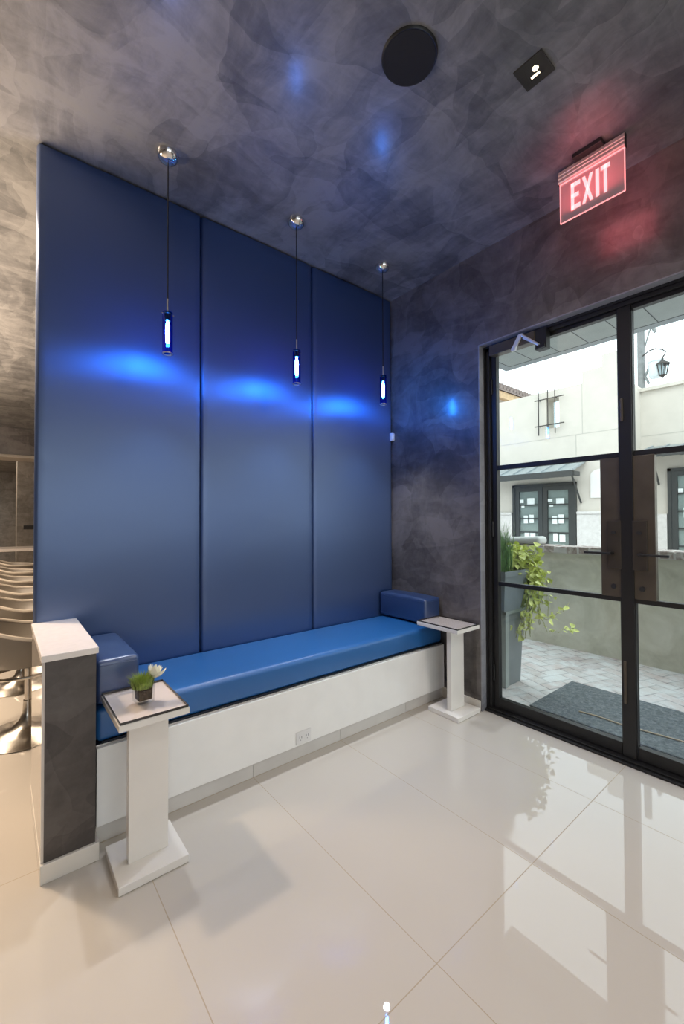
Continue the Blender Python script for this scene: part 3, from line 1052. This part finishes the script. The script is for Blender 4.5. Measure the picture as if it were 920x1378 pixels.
def leaf(name, ya, yb, s, label):
    """door leaf between hinge edge ya and meeting edge yb; s=+1 if hinge is at larger Y"""
    ym = (ya + yb) / 2
    t = thing(name, (DX, ym, 0.02), label, 'door', kind='structure')
    x0, x1 = 2.557, 2.595
    lo, hi = min(ya, yb), max(ya, yb)
    hs, ms = .036, .032            # stile widths
    gh = ya - s * hs               # glass edge on the hinge side
    gm = yb + s * ms               # glass edge on the meeting side
    pw = .122                      # lock plate width
    f = MB()
    f.box(x0, x1, min(ya, gh), max(ya, gh), 0.024, 2.384, .002)
    f.box(x0, x1, min(yb, gm), max(yb, gm), 0.024, 2.384, .002)
    g0, g1 = min(gh, gm), max(gh, gm)
    f.box(x0, x1, g0, g1, 0.024, 0.088, .002)
    f.box(x0, x1, g0, g1, 2.362, 2.384, .002)
    f.box(x0 + .004, x1 - .004, g0, g1, 0.826, 0.852, .002)
    f.box(x0 + .004, x1 - .004, g0, g1, 1.590, 1.620, .002)
    f.build('frame', 'black_metal', t)
    pe = yb + s * pw
    MB().box(x0 - .001, x1 + .001, min(yb, pe) + .001, max(yb, pe) - .001, 0.850, 1.592, .002).build('lock_panel', 'bronze_metal', t)
    for z0, z1, e in ((0.088, 0.826, gm), (0.852, 1.590, pe), (1.620, 2.362, gm)):
        MB().box(2.573, 2.579, min(gh, e), max(gh, e), z0, z1).build('glass_pane', 'door_glass', t)
    # lock case with lever
    c0 = yb + s * .022
    c1 = yb + s * .088
    pl = MB().box(x0 - .012, x0 - .001, min(c0, c1), max(c0, c1), 1.000, 1.255, .003).build('lock_plate', 'plate_metal', t)
    yl = yb + s * .062
    m = MB()
    m.tube([(x0 - .010, yl, 1.082), (x0 - .052, yl, 1.082)], .008, 10)
    m.tube([(x0 - .050, yl - s * .006, 1.082), (x0 - .050, yl + s * .125, 1.082)], .0065, 10)
    m.build('lever', 'black_metal', pl, smooth=True)
    m = MB()
    m.lathe((0, 0), [(0, 0), (.008, 0), (.008, .006), (0, .006)], 16)
    bmesh.ops.transform(m.bm, matrix=Matrix.Translation((x0 - .012, yb + s * .055, 1.192)) @ Matrix.Rotation(-math.pi / 2, 4, 'Y') @ Matrix.Scale(1.6, 4, (0, 1, 0)), verts=m.bm.verts)
    m.build('thumb_turn', 'dark_slot', pl)
    m = MB()
    m.lathe((0, 0), [(0, 0), (.013, 0), (.012, .006), (0, .006)], 18)
    bmesh.ops.transform(m.bm, matrix=Matrix.Translation((x0 - .001, yb + s * .062, .905)) @ Matrix.Rotation(-math.pi / 2, 4, 'Y'), verts=m.bm.verts)
    m.build('lock_cylinder', 'dark_slot', t, smooth=True)
    # hinges
    for z in (0.25, 1.2, 2.15):
        MB().tube([(x0 - .006, ya - s * .004, z - .05), (x0 - .006, ya - s * .004, z + .05)], .007, 10).build('hinge', 'black_metal', t, smooth=True)
    return t


left = leaf('door_1', 1.560, 0.786, 1, 'left leaf of the black steel glass entrance doors, with a closer on top')
MB().box(2.548, 2.558, 0.752, 0.812, 0.024, 2.384, .002).build('astragal', 'black_metal', left)
MB().box(2.540, 2.549, 0.790, 0.803, 0.30, 0.52, .003).build('flush_bolt', 'bronze_metal', left)
MB().box(2.540, 2.549, 0.790, 0.803, 1.78, 1.90, .003).build('flush_bolt', 'bronze_metal', left)
leaf('door_2', 0.008, 0.780, -1, 'right leaf of the black steel glass entrance doors, cut by the photo edge')

t = thing('door_closer', (2.52, 1.36, 2.36), 'dark door closer box with pale arms at the top of the left door', 'door closer')
MB().box(2.492, 2.553, 1.232, 1.535, 2.338, 2.402, .004).build('body', 'bronze_metal', t)
MB().box(2.500, 2.553, 1.165, 1.232, 2.282, 2.402, .003).build('mounting_plate', 'black_metal', t)
m = MB()
m.prism([(2.480, 1.345), (2.480, 1.375), (2.492, 1.375), (2.492, 1.345)], 'z', 2.315, 2.335)
m.hull8([(2.478, 1.350, 2.318), (2.492, 1.350, 2.318), (2.492, 1.378, 2.318), (2.478, 1.378, 2.318)], [(2.478, 1.300, 2.404), (2.492, 1.300, 2.404), (2.492, 1.326, 2.404), (2.478, 1.326, 2.404)])
m.build('arm', 'closer_white', t)
m = MB()
m.tube([(2.485, 1.310, 2.398), (2.490, 1.205, 2.305)], .0075, 8)
m.tube([(2.485, 1.300, 2.375), (2.490, 1.225, 2.318)], .0035, 8)
m.build('link_arm', 'closer_white', t, smooth=True)
MB().box(2.488, 2.502, 1.170, 1.225, 2.284, 2.304, .002).build('shoe', 'black_metal', t)

# ------------------------------------------------------------------ bar room behind the partition


def make_stool(y, label):
    x = 0.14
    t = thing('tub_chair', (x, y, 0), label, 'chair', 'taupe tub chairs in a row')
    # chrome trumpet base
    MB().lathe((x, y), [(0, .001), (.235, .001), (.238, .006), (.225, .012), (.15, .024), (.085, .045), (.045, .085), (.028, .13), (.024, .20), (.024, .20), (0, .20)], 48).build('base', 'stool_chrome', t, smooth=True)
    MB().tube([(x, y, .19), (x, y, .425)], .019, 16).build('column', 'stool_chrome', t, smooth=True)
    m = MB()
    m.tube([(x + .20 * math.cos(a) + .02, y + .13 * math.sin(a), .365) for a in [2 * math.pi * k / 24 for k in range(24)]] + [(x + .22, y, .365)], .009, 8, cap=False)
    m.build('footrest', 'stool_chrome', t, smooth=True)
    # tub shell: outer wall, rim, inner wall, seat
    n = 48
    def rim(a):
        c = -math.cos(a)          # +1 at the back (-X)
        return .615 + .095 * max(0, c) ** 1.2 + .018 * min(0, c)
    def R(a):
        return .285 + .015 * math.cos(2 * a)
    def ring(f):
        return [m.bm.verts.new(f(2 * math.pi * k / n)) for k in range(n)]
    def P(a, r, z):
        return (x + r * math.cos(a), y + r * math.sin(a), z)
    m = MB()
    rings = [ring(lambda a: P(a, .12, .428)), ring(lambda a: P(a, .20, .440)), ring(lambda a: P(a, R(a) * .86, .485)), ring(lambda a: P(a, R(a) * .96, .55)), ring(lambda a: P(a, R(a), rim(a) - .01)),
             ring(lambda a: P(a, R(a) - .022, rim(a) - .012)), ring(lambda a: P(a, R(a) * .86, .56)), ring(lambda a: P(a, R(a) * .70, .505)), ring(lambda a: P(a, .05, .49))]
    for A, B in zip(rings[:-1], rings[1:]):
        for k in range(n):
            m.bm.faces.new((A[k], A[(k + 1) % n], B[(k + 1) % n], B[k]))
    m.bm.faces.new(rings[0][::-1])
    m.bm.faces.new(rings[-1])
    m.build('shell', 'stool_shell', t, smooth=True)
    m = MB()
    pts = [P(a, R(a) - .011, rim(a) - .008) for a in [2 * math.pi * k / n for k in range(n + 1)]]
    m.tube(pts, .013, 8, cap=False)
    m.build('rim', 'stool_rim', t, smooth=True)
    return t


s0 = make_stool(3.16, 'taupe tub chair on a chrome trumpet base, nearest of the row behind the half wall')
for i, (y, lab) in enumerate(((4.10, 'taupe tub chair, second from the front in the row behind the blue wall'),
                              (5.00, 'taupe tub chair, third from the front in the row behind the blue wall'),
                              (5.95, 'taupe tub chair, fourth from the front in the row behind the blue wall'),
                              (6.95, 'taupe tub chair, fifth from the front in the row behind the blue wall'),
                              (8.05, 'taupe tub chair, farthest of the row, just before the white table'))):
    c = copy_tree(s0)
    c.location = (0.14, y, 0)
    c['label'] = lab

t = thing('dining_table', (0.1, 9.6, 0), 'long white topped table beyond the row of tub chairs', 'table')
MB().box(-1.6, 1.4, 9.2, 10.0, .73, .775, .004).build('top', 'white_quartz', t)
for x in (-1.2, 1.0):
    MB().box(x - .05, x + .05, 9.45, 9.75, 0.001, .73, .004).build('leg', 'grey_trim', t)

# far column with a plaque
struct(MB().box(0.30, 1.3, 12.0, 12.9, 0.0, 2.86).build('column', 'far_plaster'), 'grey plaster column far behind the blue wall', 'column')
t = MB().box(0.42, 0.66, 11.975, 12.0, 1.06, 1.15, .004).build('wall_plaque', 'plaque', origin=(0.54, 12.0, 1.1))
tag(t, 'small dark plaque on the far grey column', 'plaque')
t = MB().box(0.86, 1.0, 11.7, 11.99, 0.001, 1.0, .01).build('menu_stand', 'white_plastic', origin=(0.93, 11.85, 0))
tag(t, 'small white upright stand before the far grey column', 'stand')

# ------------------------------------------------------------------ outdoors: courtyard
GZ = -0.02
struct(MB().box(2.62, 30, -14, 30, GZ - .2, GZ).build('ground', 'brick_paver'), 'whitewashed brick paving of the courtyard', 'paving')
# overhang above the doors
m = MB()
m.box(2.62, 3.86, -6, 2.155, 2.75, 2.80)
struct(m.build('soffit', 'soffit_metal'), 'grey metal soffit above the entrance', 'soffit')
m = MB()
for k in range(-28, 6):
    y = 0.955 + .2425 * k
    if y < 2.15:
        m.box(2.63, 3.86, y - .003, y + .003, 2.7485, 2.7505)
m.box(3.856, 3.864, -6, 2.16, 2.7485, 2.7515)
m.box(2.63, 3.86, 2.152, 2.160, 2.7485, 2.7515)
struct(m.build('trim_5', 'soffit_joint'), 'dark joints of the soffit', 'trim')
m = MB()
m.box(3.864, 3.955, -6, 2.245, 2.75, 3.0)
m.box(2.62, 3.864, 2.160, 2.245, 2.75, 3.0)
m.box(2.62, 3.864, -6, 2.160, 2.80, 3.0)
struct(m.build('trim_6', 'fascia'), 'grey metal fascia of the overhang', 'fascia')

# garden wall with brick coping
t = thing('garden_wall', (4.5, 0, GZ), 'low olive grey stucco wall with a brick cap across the courtyard', 'garden wall')
MB().box(4.39, 4.62, -10, 12, GZ, 0.918).build('wall_body', 'garden_stucco', t)
m = MB()
y = -9.9
while y < 12:
    L = .098 + rnd.uniform(-.004, .004)
    m.box(4.368 + rnd.uniform(-.006, .006), 4.64, y, y + L, 0.918, 0.985 + rnd.uniform(-.004, .004), .008, 2)
    y += L + .010
m.build('coping', 'brick_cap', t)
MB().box(4.372, 4.63, -9.9, 12, 0.918, 0.973).build('mortar', 'white_brick', t)

t = MB()
t.box(2.83, 3.50, -0.25, 1.462, GZ, GZ + .012, .004)
tag(t.build('door_mat', 'mat_felt', origin=(3.16, .6, GZ)), 'dark grey felt door mat on the brick paving outside the doors', 'door mat')
m = MB().tube([(2.975, 1.20, GZ + .016), (2.99, 1.10, GZ + .018), (2.985, .95, GZ + .017), (3.01, .78, GZ + .018), (3.03, .66, GZ + .016)], .004, 6)
tag(m.build('straw_stalk', 'straw', origin=(3.0, .95, GZ + .01)), 'dry straw coloured stalk lying on the door mat', 'stalk')

# planter
t = thing('planter', (3.12, 1.87, GZ), 'tall tapered grey planter outside the left door', 'planter')


def rect(x0, x1, y0, y1, z):
    return [(x0, y0, z), (x1, y0, z), (x1, y1, z), (x0, y1, z)]


MB().hull8(rect(3.005, 3.225, 1.737, 1.99, GZ), rect(3.005, 3.285, 1.735, 2.05, .54)).build('pedestal', 'planter_grey', t)
m = MB()
m.hull8([(2.985, 1.724, GZ), (3.035, 1.724, GZ), (3.035, 1.745, GZ), (2.985, 1.745, GZ)], [(2.985, 1.720, .56), (3.035, 1.720, .56), (3.035, 1.742, .56), (2.985, 1.742, .56)])
m.box(2.985, 3.295, 1.716, 1.742, .535, .566, .002)
m.hull8([(2.985, 1.745, GZ), (3.004, 1.745, GZ), (3.004, 1.99, GZ), (2.985, 1.99, GZ)], [(2.985, 1.742, .56), (3.004, 1.742, .56), (3.004, 2.05, .56), (2.985, 2.05, .56)])
m.build('panel_frame', 'planter_light', t)
m = MB()
m.hull8(rect(2.93, 3.165, 1.70, 2.02, .566), rect(2.88, 3.245, 1.66, 2.08, .875))
f = [q for q in m.bm.faces if all(v.co.z > .87 for v in q.verts)]
r = bmesh.ops.inset_region(m.bm, faces=f, thickness=.022)
bmesh.ops.translate(m.bm, verts=list({v for q in f for v in q.verts}), vec=(0, 0, -.04))
m.build('bowl', 'planter_grey', t)
MB().box(2.905, 3.22, 1.685, 2.055, .80, .838).build('soil', 'soil', t)

# tall grass in the planter
m = MB()
for k in range(600):
    bx, by = rnd.uniform(2.92, 3.06), rnd.uniform(1.70, 2.03)
    H = rnd.uniform(.22, .43)
    a = rnd.uniform(0, 2 * math.pi)
    lean = rnd.uniform(.0, .07)
    ox, oy = lean * math.cos(a), lean * math.sin(a)
    d = Vector((-math.sin(a + 1), math.cos(a + 1), 0)) * rnd.uniform(.0018, .003)
    b0 = Vector((bx, by, .836))
    pts = [b0, b0 + Vector((ox * .2, oy * .2, H * .5)), b0 + Vector((ox * .55, oy * .55, H * .8)), b0 + Vector((ox, oy, H))]
    v = [m.bm.verts.new(p) for p in (pts[0] - d, pts[0] + d, pts[1] + d, pts[2] + d * .7, pts[3], pts[2] - d * .7, pts[1] - d)]
    m.bm.faces.new(v)
o = m.build('tall_grass', 'tall_grass_green', origin=(2.99, 1.87, .836))
tag(o, 'upright dark green grass growing in the tall planter', 'grass plant')

# trailing vine
t = thing('trailing_vine', (3.18, 1.75, .84), 'yellow green vine spilling down the right side of the planter', 'vine')
stems, leaves = MB(), MB()


def leaf_at(p, size, d):
    d = Vector(d).normalized()
    a = d.cross(Vector((0, 0, 1)))
    a = a.normalized() if a.length > 1e-3 else Vector((1, 0, 0))
    nrm = Matrix.Rotation(rnd.uniform(-.9, .9), 3, d) @ a.cross(d)
    a = d.cross(nrm)
    base = Vector(p)
    out = [(0, 0), (.25, .5), (.12, .62), (.45, .42), (1.0, 0), (.45, -.42), (.12, -.62), (.25, -.5)]
    c = leaves.bm.verts.new(base + d * size * .35 - nrm * size * .10)
    vs = [leaves.bm.verts.new(base + d * size * u + a * size * w_) for u, w_ in [(0, 0), (.02, .40), (.30, .46), (.62, .30), (1, 0), (.62, -.30), (.30, -.46), (.02, -.40)]]
    for i in range(len(vs)):
        leaves.bm.faces.new((c, vs[i], vs[(i + 1) % len(vs)]))


def strand(p0, ctrl, nleaf, sz=.05, spread=.03):
    pts = [Vector(p0)] + [Vector(c) for c in ctrl]
    out = []
    for i in range(len(pts) - 1):
        for k in range(6):
            s = k / 6
            out.append(pts[i].lerp(pts[i + 1], s) + Vector((rnd.gauss(0, .006), rnd.gauss(0, .006), rnd.gauss(0, .004))))
    out.append(pts[-1])
    stems.tube(out, .0028, 5)
    for k in range(nleaf):
        q = out[int(rnd.uniform(0, 1) * (len(out) - 1))]
        p = q + Vector((rnd.gauss(0, spread), rnd.gauss(0, spread), rnd.gauss(0, spread * .7)))
        leaf_at(p, sz * rnd.uniform(.6, 1.25), (rnd.uniform(-.5, .9), rnd.uniform(-.9, .4), rnd.uniform(-.9, .1)))


for k in range(40):
    x0, y0 = rnd.uniform(3.06, 3.22), rnd.uniform(1.70, 2.00)
    xe = rnd.uniform(3.22, 3.42)
    ye = y0 - rnd.uniform(.0, .14)
    zl = rnd.choice([.75, .68, .62, .55, .5, .45, .40, .34]) + rnd.uniform(-.04, .04)
    strand((x0, y0, .84), [(x0 + .05, y0 - .02, .93 + rnd.uniform(0, .10)), ((x0 + xe) / 2 + .06, (y0 + ye) / 2, .87), (xe, ye, .74), (xe - .02, ye - .01, zl)], 26, .046)
for k in range(16):
    x0, y0 = rnd.uniform(3.02, 3.2), rnd.uniform(1.72, 2.0)
    strand((x0, y0, .84), [(x0 + .05, y0, .95), (x0 + .14, y0 - .04, 1.0 + rnd.uniform(-.03, .05)), (x0 + .22, y0 - .06, .93)], 18, .055)
for k in range(16):
    x0, y0 = rnd.uniform(3.16, 3.26), rnd.uniform(1.68, 1.95)
    xe = rnd.uniform(3.28, 3.50)
    strand((x0, y0, .84), [(x0 + .10, y0 - .03, .90), (xe, y0 - .06, .74), (xe - .03, y0 - .08, rnd.uniform(.40, .62))], 22, .042, .035)
# low strands round the front of the pedestal and two runners reaching right
strand((3.18, 1.66, .86), [(3.23, 1.62, .78), (3.18, 1.66, .58), (3.10, 1.67, .45), (3.06, 1.68, .36)], 14, .04, .02)
strand((3.20, 1.66, .86), [(3.25, 1.63, .7), (3.22, 1.65, .5), (3.16, 1.66, .34)], 16, .045, .02)
strand((3.30, 1.66, .60), [(3.40, 1.62, .46), (3.52, 1.60, .47), (3.62, 1.58, .51), (3.72, 1.57, .56)], 15, .045, .014)
strand((3.32, 1.66, .55), [(3.45, 1.62, .36), (3.58, 1.60, .33), (3.72, 1.58, .35), (3.84, 1.57, .32)], 15, .042, .014)
stems.build('stem', 'vine_stem', t)
leaves.build('foliage', 'vine_leaf', t)

# grey bundle and hose on the wall behind the planter
m = MB()
m.box(4.40, 4.60, 2.15, 2.62, .987, 1.068, .035, 4)
for v in m.bm.verts:
    v.co.z += .012 * math.sin((v.co.y - 2.1) * 9) if v.co.z > 1.02 else 0
tag(m.build('bundle', 'bundle_grey', smooth=True, origin=(4.5, 2.4, .987)), 'rounded pale grey bundle lying on the brick wall cap behind the vine', 'bundle')
m = MB().tube([(4.36, 2.52, .88), (4.35, 2.46, .955), (4.35, 2.40, .965), (4.345, 2.33, .93), (4.345, 2.27, .88), (4.35, 2.22, .82)], .018, 10)
tag(m.build('hose', 'hose_grey', smooth=True, origin=(4.35, 2.4, .9)), 'curved grey pipe in front of the brick wall cap, above the vine', 'pipe')

# ------------------------------------------------------------------ building across the courtyard
BX = 11.0


def french_door(parent, x, y0, y1, z0, z1, rows, papers_and_glints):
    """double glazed door facing -X; leaves are parts of the building"""
    MBf = MB()
    MBf.box(x - .08, x + .02, y0, y0 + .07, z0, z1)
    MBf.box(x - .08, x + .02, y1 - .07, y1, z0, z1)
    MBf.box(x - .08, x + .02, y0, y1, z1 - .07, z1)
    MBf.build('door_frame', 'door_frame_dark', parent)
    ym = (y0 + y1) / 2
    for (a, b) in ((y0 + .07, ym - .005), (ym + .005, y1 - .07)):
        f = MB()
        s = .115
        f.box(x - .06, x - .01, a, a + s, z0, z1 - .07)
        f.box(x - .06, x - .01, b - s, b, z0, z1 - .07)
        f.box(x - .06, x - .01, a + s, b - s, z1 - .07 - s, z1 - .07)
        f.box(x - .06, x - .01, a + s, b - s, z0, z0 + .2)
        h = (z1 - .07 - s - z0 - .2) / rows
        for r in range(1, rows):
            f.box(x - .055, x - .015, a + s, b - s, z0 + .2 + r * h - .015, z0 + .2 + r * h + .015)
        leaf_ = f.build('door_leaf', 'door_frame_dark', parent)
        MB().box(x - .034, x - .028, a + s, b - s, z0 + .2, z1 - .07 - s).build('pane', 'window_glass', leaf_)
        for (u, v, wd, hh) in papers_and_glints:  # the paired upright rectangles are window reflections painted as white sheets
            yy = b - s - u * (b - a - 2 * s)
            zz = z0 + .2 + v * (z1 - .27 - s - z0) + rnd.uniform(-.015, .015)
            wd, hh = wd * rnd.uniform(.85, 1.1), hh * rnd.uniform(.85, 1.1)
            MB().box(x - .042, x - .036, yy - wd, yy, zz, zz + hh).build('paper_and_glint', 'paper_and_glint', leaf_)


def awning(parent, x, y0, y1, zb, zf, depth, nrib=6):
    m = MB()
    m.hull8([(x - depth, y0, zf), (x, y0 , zb - .03), (x, y1, zb - .03), (x - depth, y1, zf)],
            [(x - depth, y0, zf + .03), (x, y0, zb), (x, y1, zb), (x - depth, y1, zf + .03)])
    aw = m.build('awning', 'awning_metal', parent)
    m = MB()
    n = int((y1 - y0) / .38) + 1
    for k in range(n + 1):
        y = y0 + (y1 - y0) * k / n
        m.hull8([(x - depth, y - .012, zf + .03), (x, y - .012, zb), (x, y + .012, zb), (x - depth, y + .012, zf + .03)],
                [(x - depth, y - .012, zf + .065), (x, y - .012, zb + .035), (x, y + .012, zb + .035), (x - depth, y + .012, zf + .065)])
    m.build('seam_rib', 'fascia', aw)
    m = MB()
    m.box(x - depth - .02, x - depth + .04, y0, y1, zf - .12, zf + .02)
    for k in range(n + 1):
        y = y0 + (y1 - y0) * k / n
        m.box(x - depth, x - depth + .3, y - .03, y + .03, zf - .10, zf)
    m.build('awning_beam', 'awning_dark', aw)
    for y in (y0 + .12, y1 - .12):
        MB().tube([(x - depth * .75, y, zf - .02), (x - .02, y, zf - .72)], .022, 8).build('bracket', 'awning_dark', aw)


t = thing('stucco_building', (BX, 6, GZ), 'white stucco building with a stepped parapet across the courtyard', 'building')
# facade with a small square opening near y 4.85..5.15
m = MB()
oy0, oy1, oz0, oz1 = 4.82, 5.15, 3.58, 4.36
FY0, FY1 = 3.49, 12.0
for a in ((FY0, oy0, GZ, 4.55), (oy1, FY1, GZ, 4.55), (oy0, oy1, GZ, oz0), (oy0, oy1, oz1, 4.55)):
    m.box(BX, BX + .45, *a)
m.box(BX, BX + .45, FY0, 4.27, 4.55, 4.84)
m.box(BX, BX + .45, FY0, 3.83, 4.84, 5.12)
m.box(BX + .45, 15.5, FY0, FY0 + .3, GZ, 4.55)
m.build('facade', 'stucco_white', t)
MB().box(BX + .44, BX + .46, oy0, oy1, oz0, oz1).build('window_pane', 'window_glass', t)
m = MB()
m.box(BX - .004, BX + .002, FY0, FY1, 3.315, 3.327)
m.box(BX - .004, BX + .002, 4.27, 4.282, 3.327, 4.55)
m.box(BX - .004, BX + .002, 4.42, 4.432, 2.80, 3.315)
m.build('control_joint', 'stucco_joint', t)
m = MB()
for y in (4.88, 5.06, 5.30):
    m.tube([(BX - .10, y, 3.42), (BX - .10, y, 4.56)], .014, 6)
for z in (3.66, 4.34):
    m.tube([(BX - .10, 4.66, z), (BX - .10, 5.40, z)], .014, 6)
    for y in (4.88, 5.30):
        m.tube([(BX - .10, y, z), (BX + .01, y, z)], .012, 6)
m.build('grille', 'iron', t)
m = MB()
m.box(BX - .05, BX, 1.0, 4.35, GZ, 1.40)
m.build('plinth', 'white_brick', t) if False else m.bm.free()
french_door(t, BX, 4.42, 6.06, GZ, 2.165, 5, [(.02, .84, .10, .09), (.42, .80, .20, .16), (.10, .77, .09, .07), (.22, .53, .13, .22), (.52, .53, .13, .22), (.26, .27, .13, .22), (.56, .27, .13, .22)])
awning(t, BX, 4.20, 6.75, 2.66, 2.36, .75)
m = MB()
m.box(BX - .09, BX, FY0, 4.40, GZ, 1.36, .01)
m.box(BX - .12, BX, FY0, 4.40, 1.36, 1.43, .02)
m.box(BX - .09, BX, 6.08, FY1, GZ, 1.36, .01)
m.box(BX - .12, BX, 6.08, FY1, 1.36, 1.43, .02)
m.build('plinth', 'white_brick', t)
m = MB()
pts = [(3.62, 1.75), (4.10, 1.75), (4.10, 2.30)] + [(3.86 + .24 * math.cos(a), 2.30 + .13 * math.sin(a)) for a in [math.pi * k / 8 for k in range(1, 8)]] + [(3.62, 2.30)]
m.prism(pts, 'x', BX - .035, BX)
m.build('niche_panel', 'white_plastic', t)

t = thing('stucco_annex', (12.5, 1, GZ), 'lower cream stucco wing set back at the right, behind the right door', 'building')
m = MB()
m.box(12.5, 13.0, -8, FY0, GZ, 4.42)
m.box(12.42, 13.05, -8, FY0, 4.42, 4.50)
m.build('facade', 'stucco_white', t)
m = MB()
m.box(12.496, 12.502, -8, FY0, 3.30, 3.312)
m.build('control_joint', 'stucco_joint', t)
french_door(t, 12.5, 1.35, 2.95, GZ, 2.45, 5, [(.02, .80, .10, .10), (.40, .76, .20, .16), (.22, .53, .13, .22), (.52, .53, .13, .22), (.26, .27, .13, .22), (.56, .27, .13, .22)])
awning(t, 12.5, .9, 3.25, 3.02, 2.80, .75)
m = MB()
m.box(12.41, 12.5, 2.97, FY0, GZ, 1.36)
m.box(12.41, 12.5, -8, 1.33, GZ, 1.36)
m.build('plinth', 'white_brick', t)
MB().box(12.40, 12.5, 2.02, 2.36, 3.55, 4.15).build('window_shutter', 'wood_eave', t)

# tiled roof behind the parapet
t = thing('tiled_roof_house', (19, 11, GZ), 'house with a clay tile eave behind the white parapet', 'house')
MB().box(17.6, 24, 10.9, 16, GZ, 7.0).build('wall', 'stucco_white', t)
MB().hull8([(17.0, 10.2, 6.72), (20.3, 10.2, 6.72), (20.3, 11.0, 7.0), (17.0, 11.0, 7.0)], [(17.0, 10.2, 7.02), (20.3, 10.2, 7.02), (20.3, 11.0, 7.25), (17.0, 11.0, 7.25)]).build('eave', 'wood_eave', t)
m = MB()
for k in range(12):
    x = 17.1 + k * .28
    m.tube([(x, 10.08, 7.16), (x, 13.2, 8.35)], .13, 8)
m.hull8([(17.0, 10.12, 7.02), (20.3, 10.12, 7.02), (20.3, 13.2, 8.2), (17.0, 13.2, 8.2)], [(17.0, 10.12, 7.12), (20.3, 10.12, 7.12), (20.3, 13.2, 8.3), (17.0, 13.2, 8.3)])
m.build('roof', 'clay_tile', t)

# utility pole and lantern
t = thing('utility_pole', (16, 4.43, GZ), 'grey utility pole with a pale transformer can and a hanging lantern', 'utility pole')
MB().tube([(16, 4.43, GZ), (16, 4.43, 8.2)], [.13, .10], 14).build('pole', 'pole_wood', t, smooth=True)
MB().lathe((15.9, 4.02), [(0, 5.65), (.15, 5.65), (.19, 5.72), (.19, 6.12), (.21, 6.14), (.21, 6.20), (.10, 6.26), (.0, 6.28)], 20).build('transformer', 'transformer_grey', t, smooth=True)
MB().tube([(16, 4.38, 6.55), (16, 4.20, 7.2), (16, 4.14, 7.30)], .025, 8).build('crossarm', 'pole_wood', t, smooth=True)
MB().tube([(16, 4.14, 7.36), (16, 4.04, 7.12)], .05, 8).build('fuse', 'pole_wood', t, smooth=True)
MB().tube([(15.9, 4.18, 6.1), (15.9, 4.30, 5.75), (15.9, 4.20, 5.5)], .035, 8).build('cable', 'pole_wood', t, smooth=True)
lx, ly = 15.8, 3.82
m = MB()
m.tube([(15.88, 4.36, 6.42), (15.85, 4.18, 6.53), (lx, 4.0, 6.53), (lx, 3.82, 6.45), (lx, 3.74, 6.34), (lx, 3.78, 6.26), (lx, ly, 6.2)], .02, 6)
m.build('lantern_arm', 'iron', t)
m = MB()
for k in range(8):
    a = 2 * math.pi * k / 8
    m.tube([(lx + .10 * math.cos(a), ly + .10 * math.sin(a), 5.66), (lx + .16 * math.cos(a), ly + .16 * math.sin(a), 5.98)], .014, 5)
la = m.build('lantern', 'iron', t)
MB().lathe((lx, ly), [(.10, 5.66), (.16, 5.98)], 8).build('glass', 'window_glass', la)
MB().lathe((lx, ly), [(0, 5.55), (.02, 5.58), (.05, 5.62), (.11, 5.66)], 8).build('finial', 'iron', la)
MB().lathe((lx, ly), [(.19, 5.97), (.17, 6.02), (.08, 6.08), (.03, 6.12), (.02, 6.2), (0, 6.2)], 8).build('cap', 'iron', la)
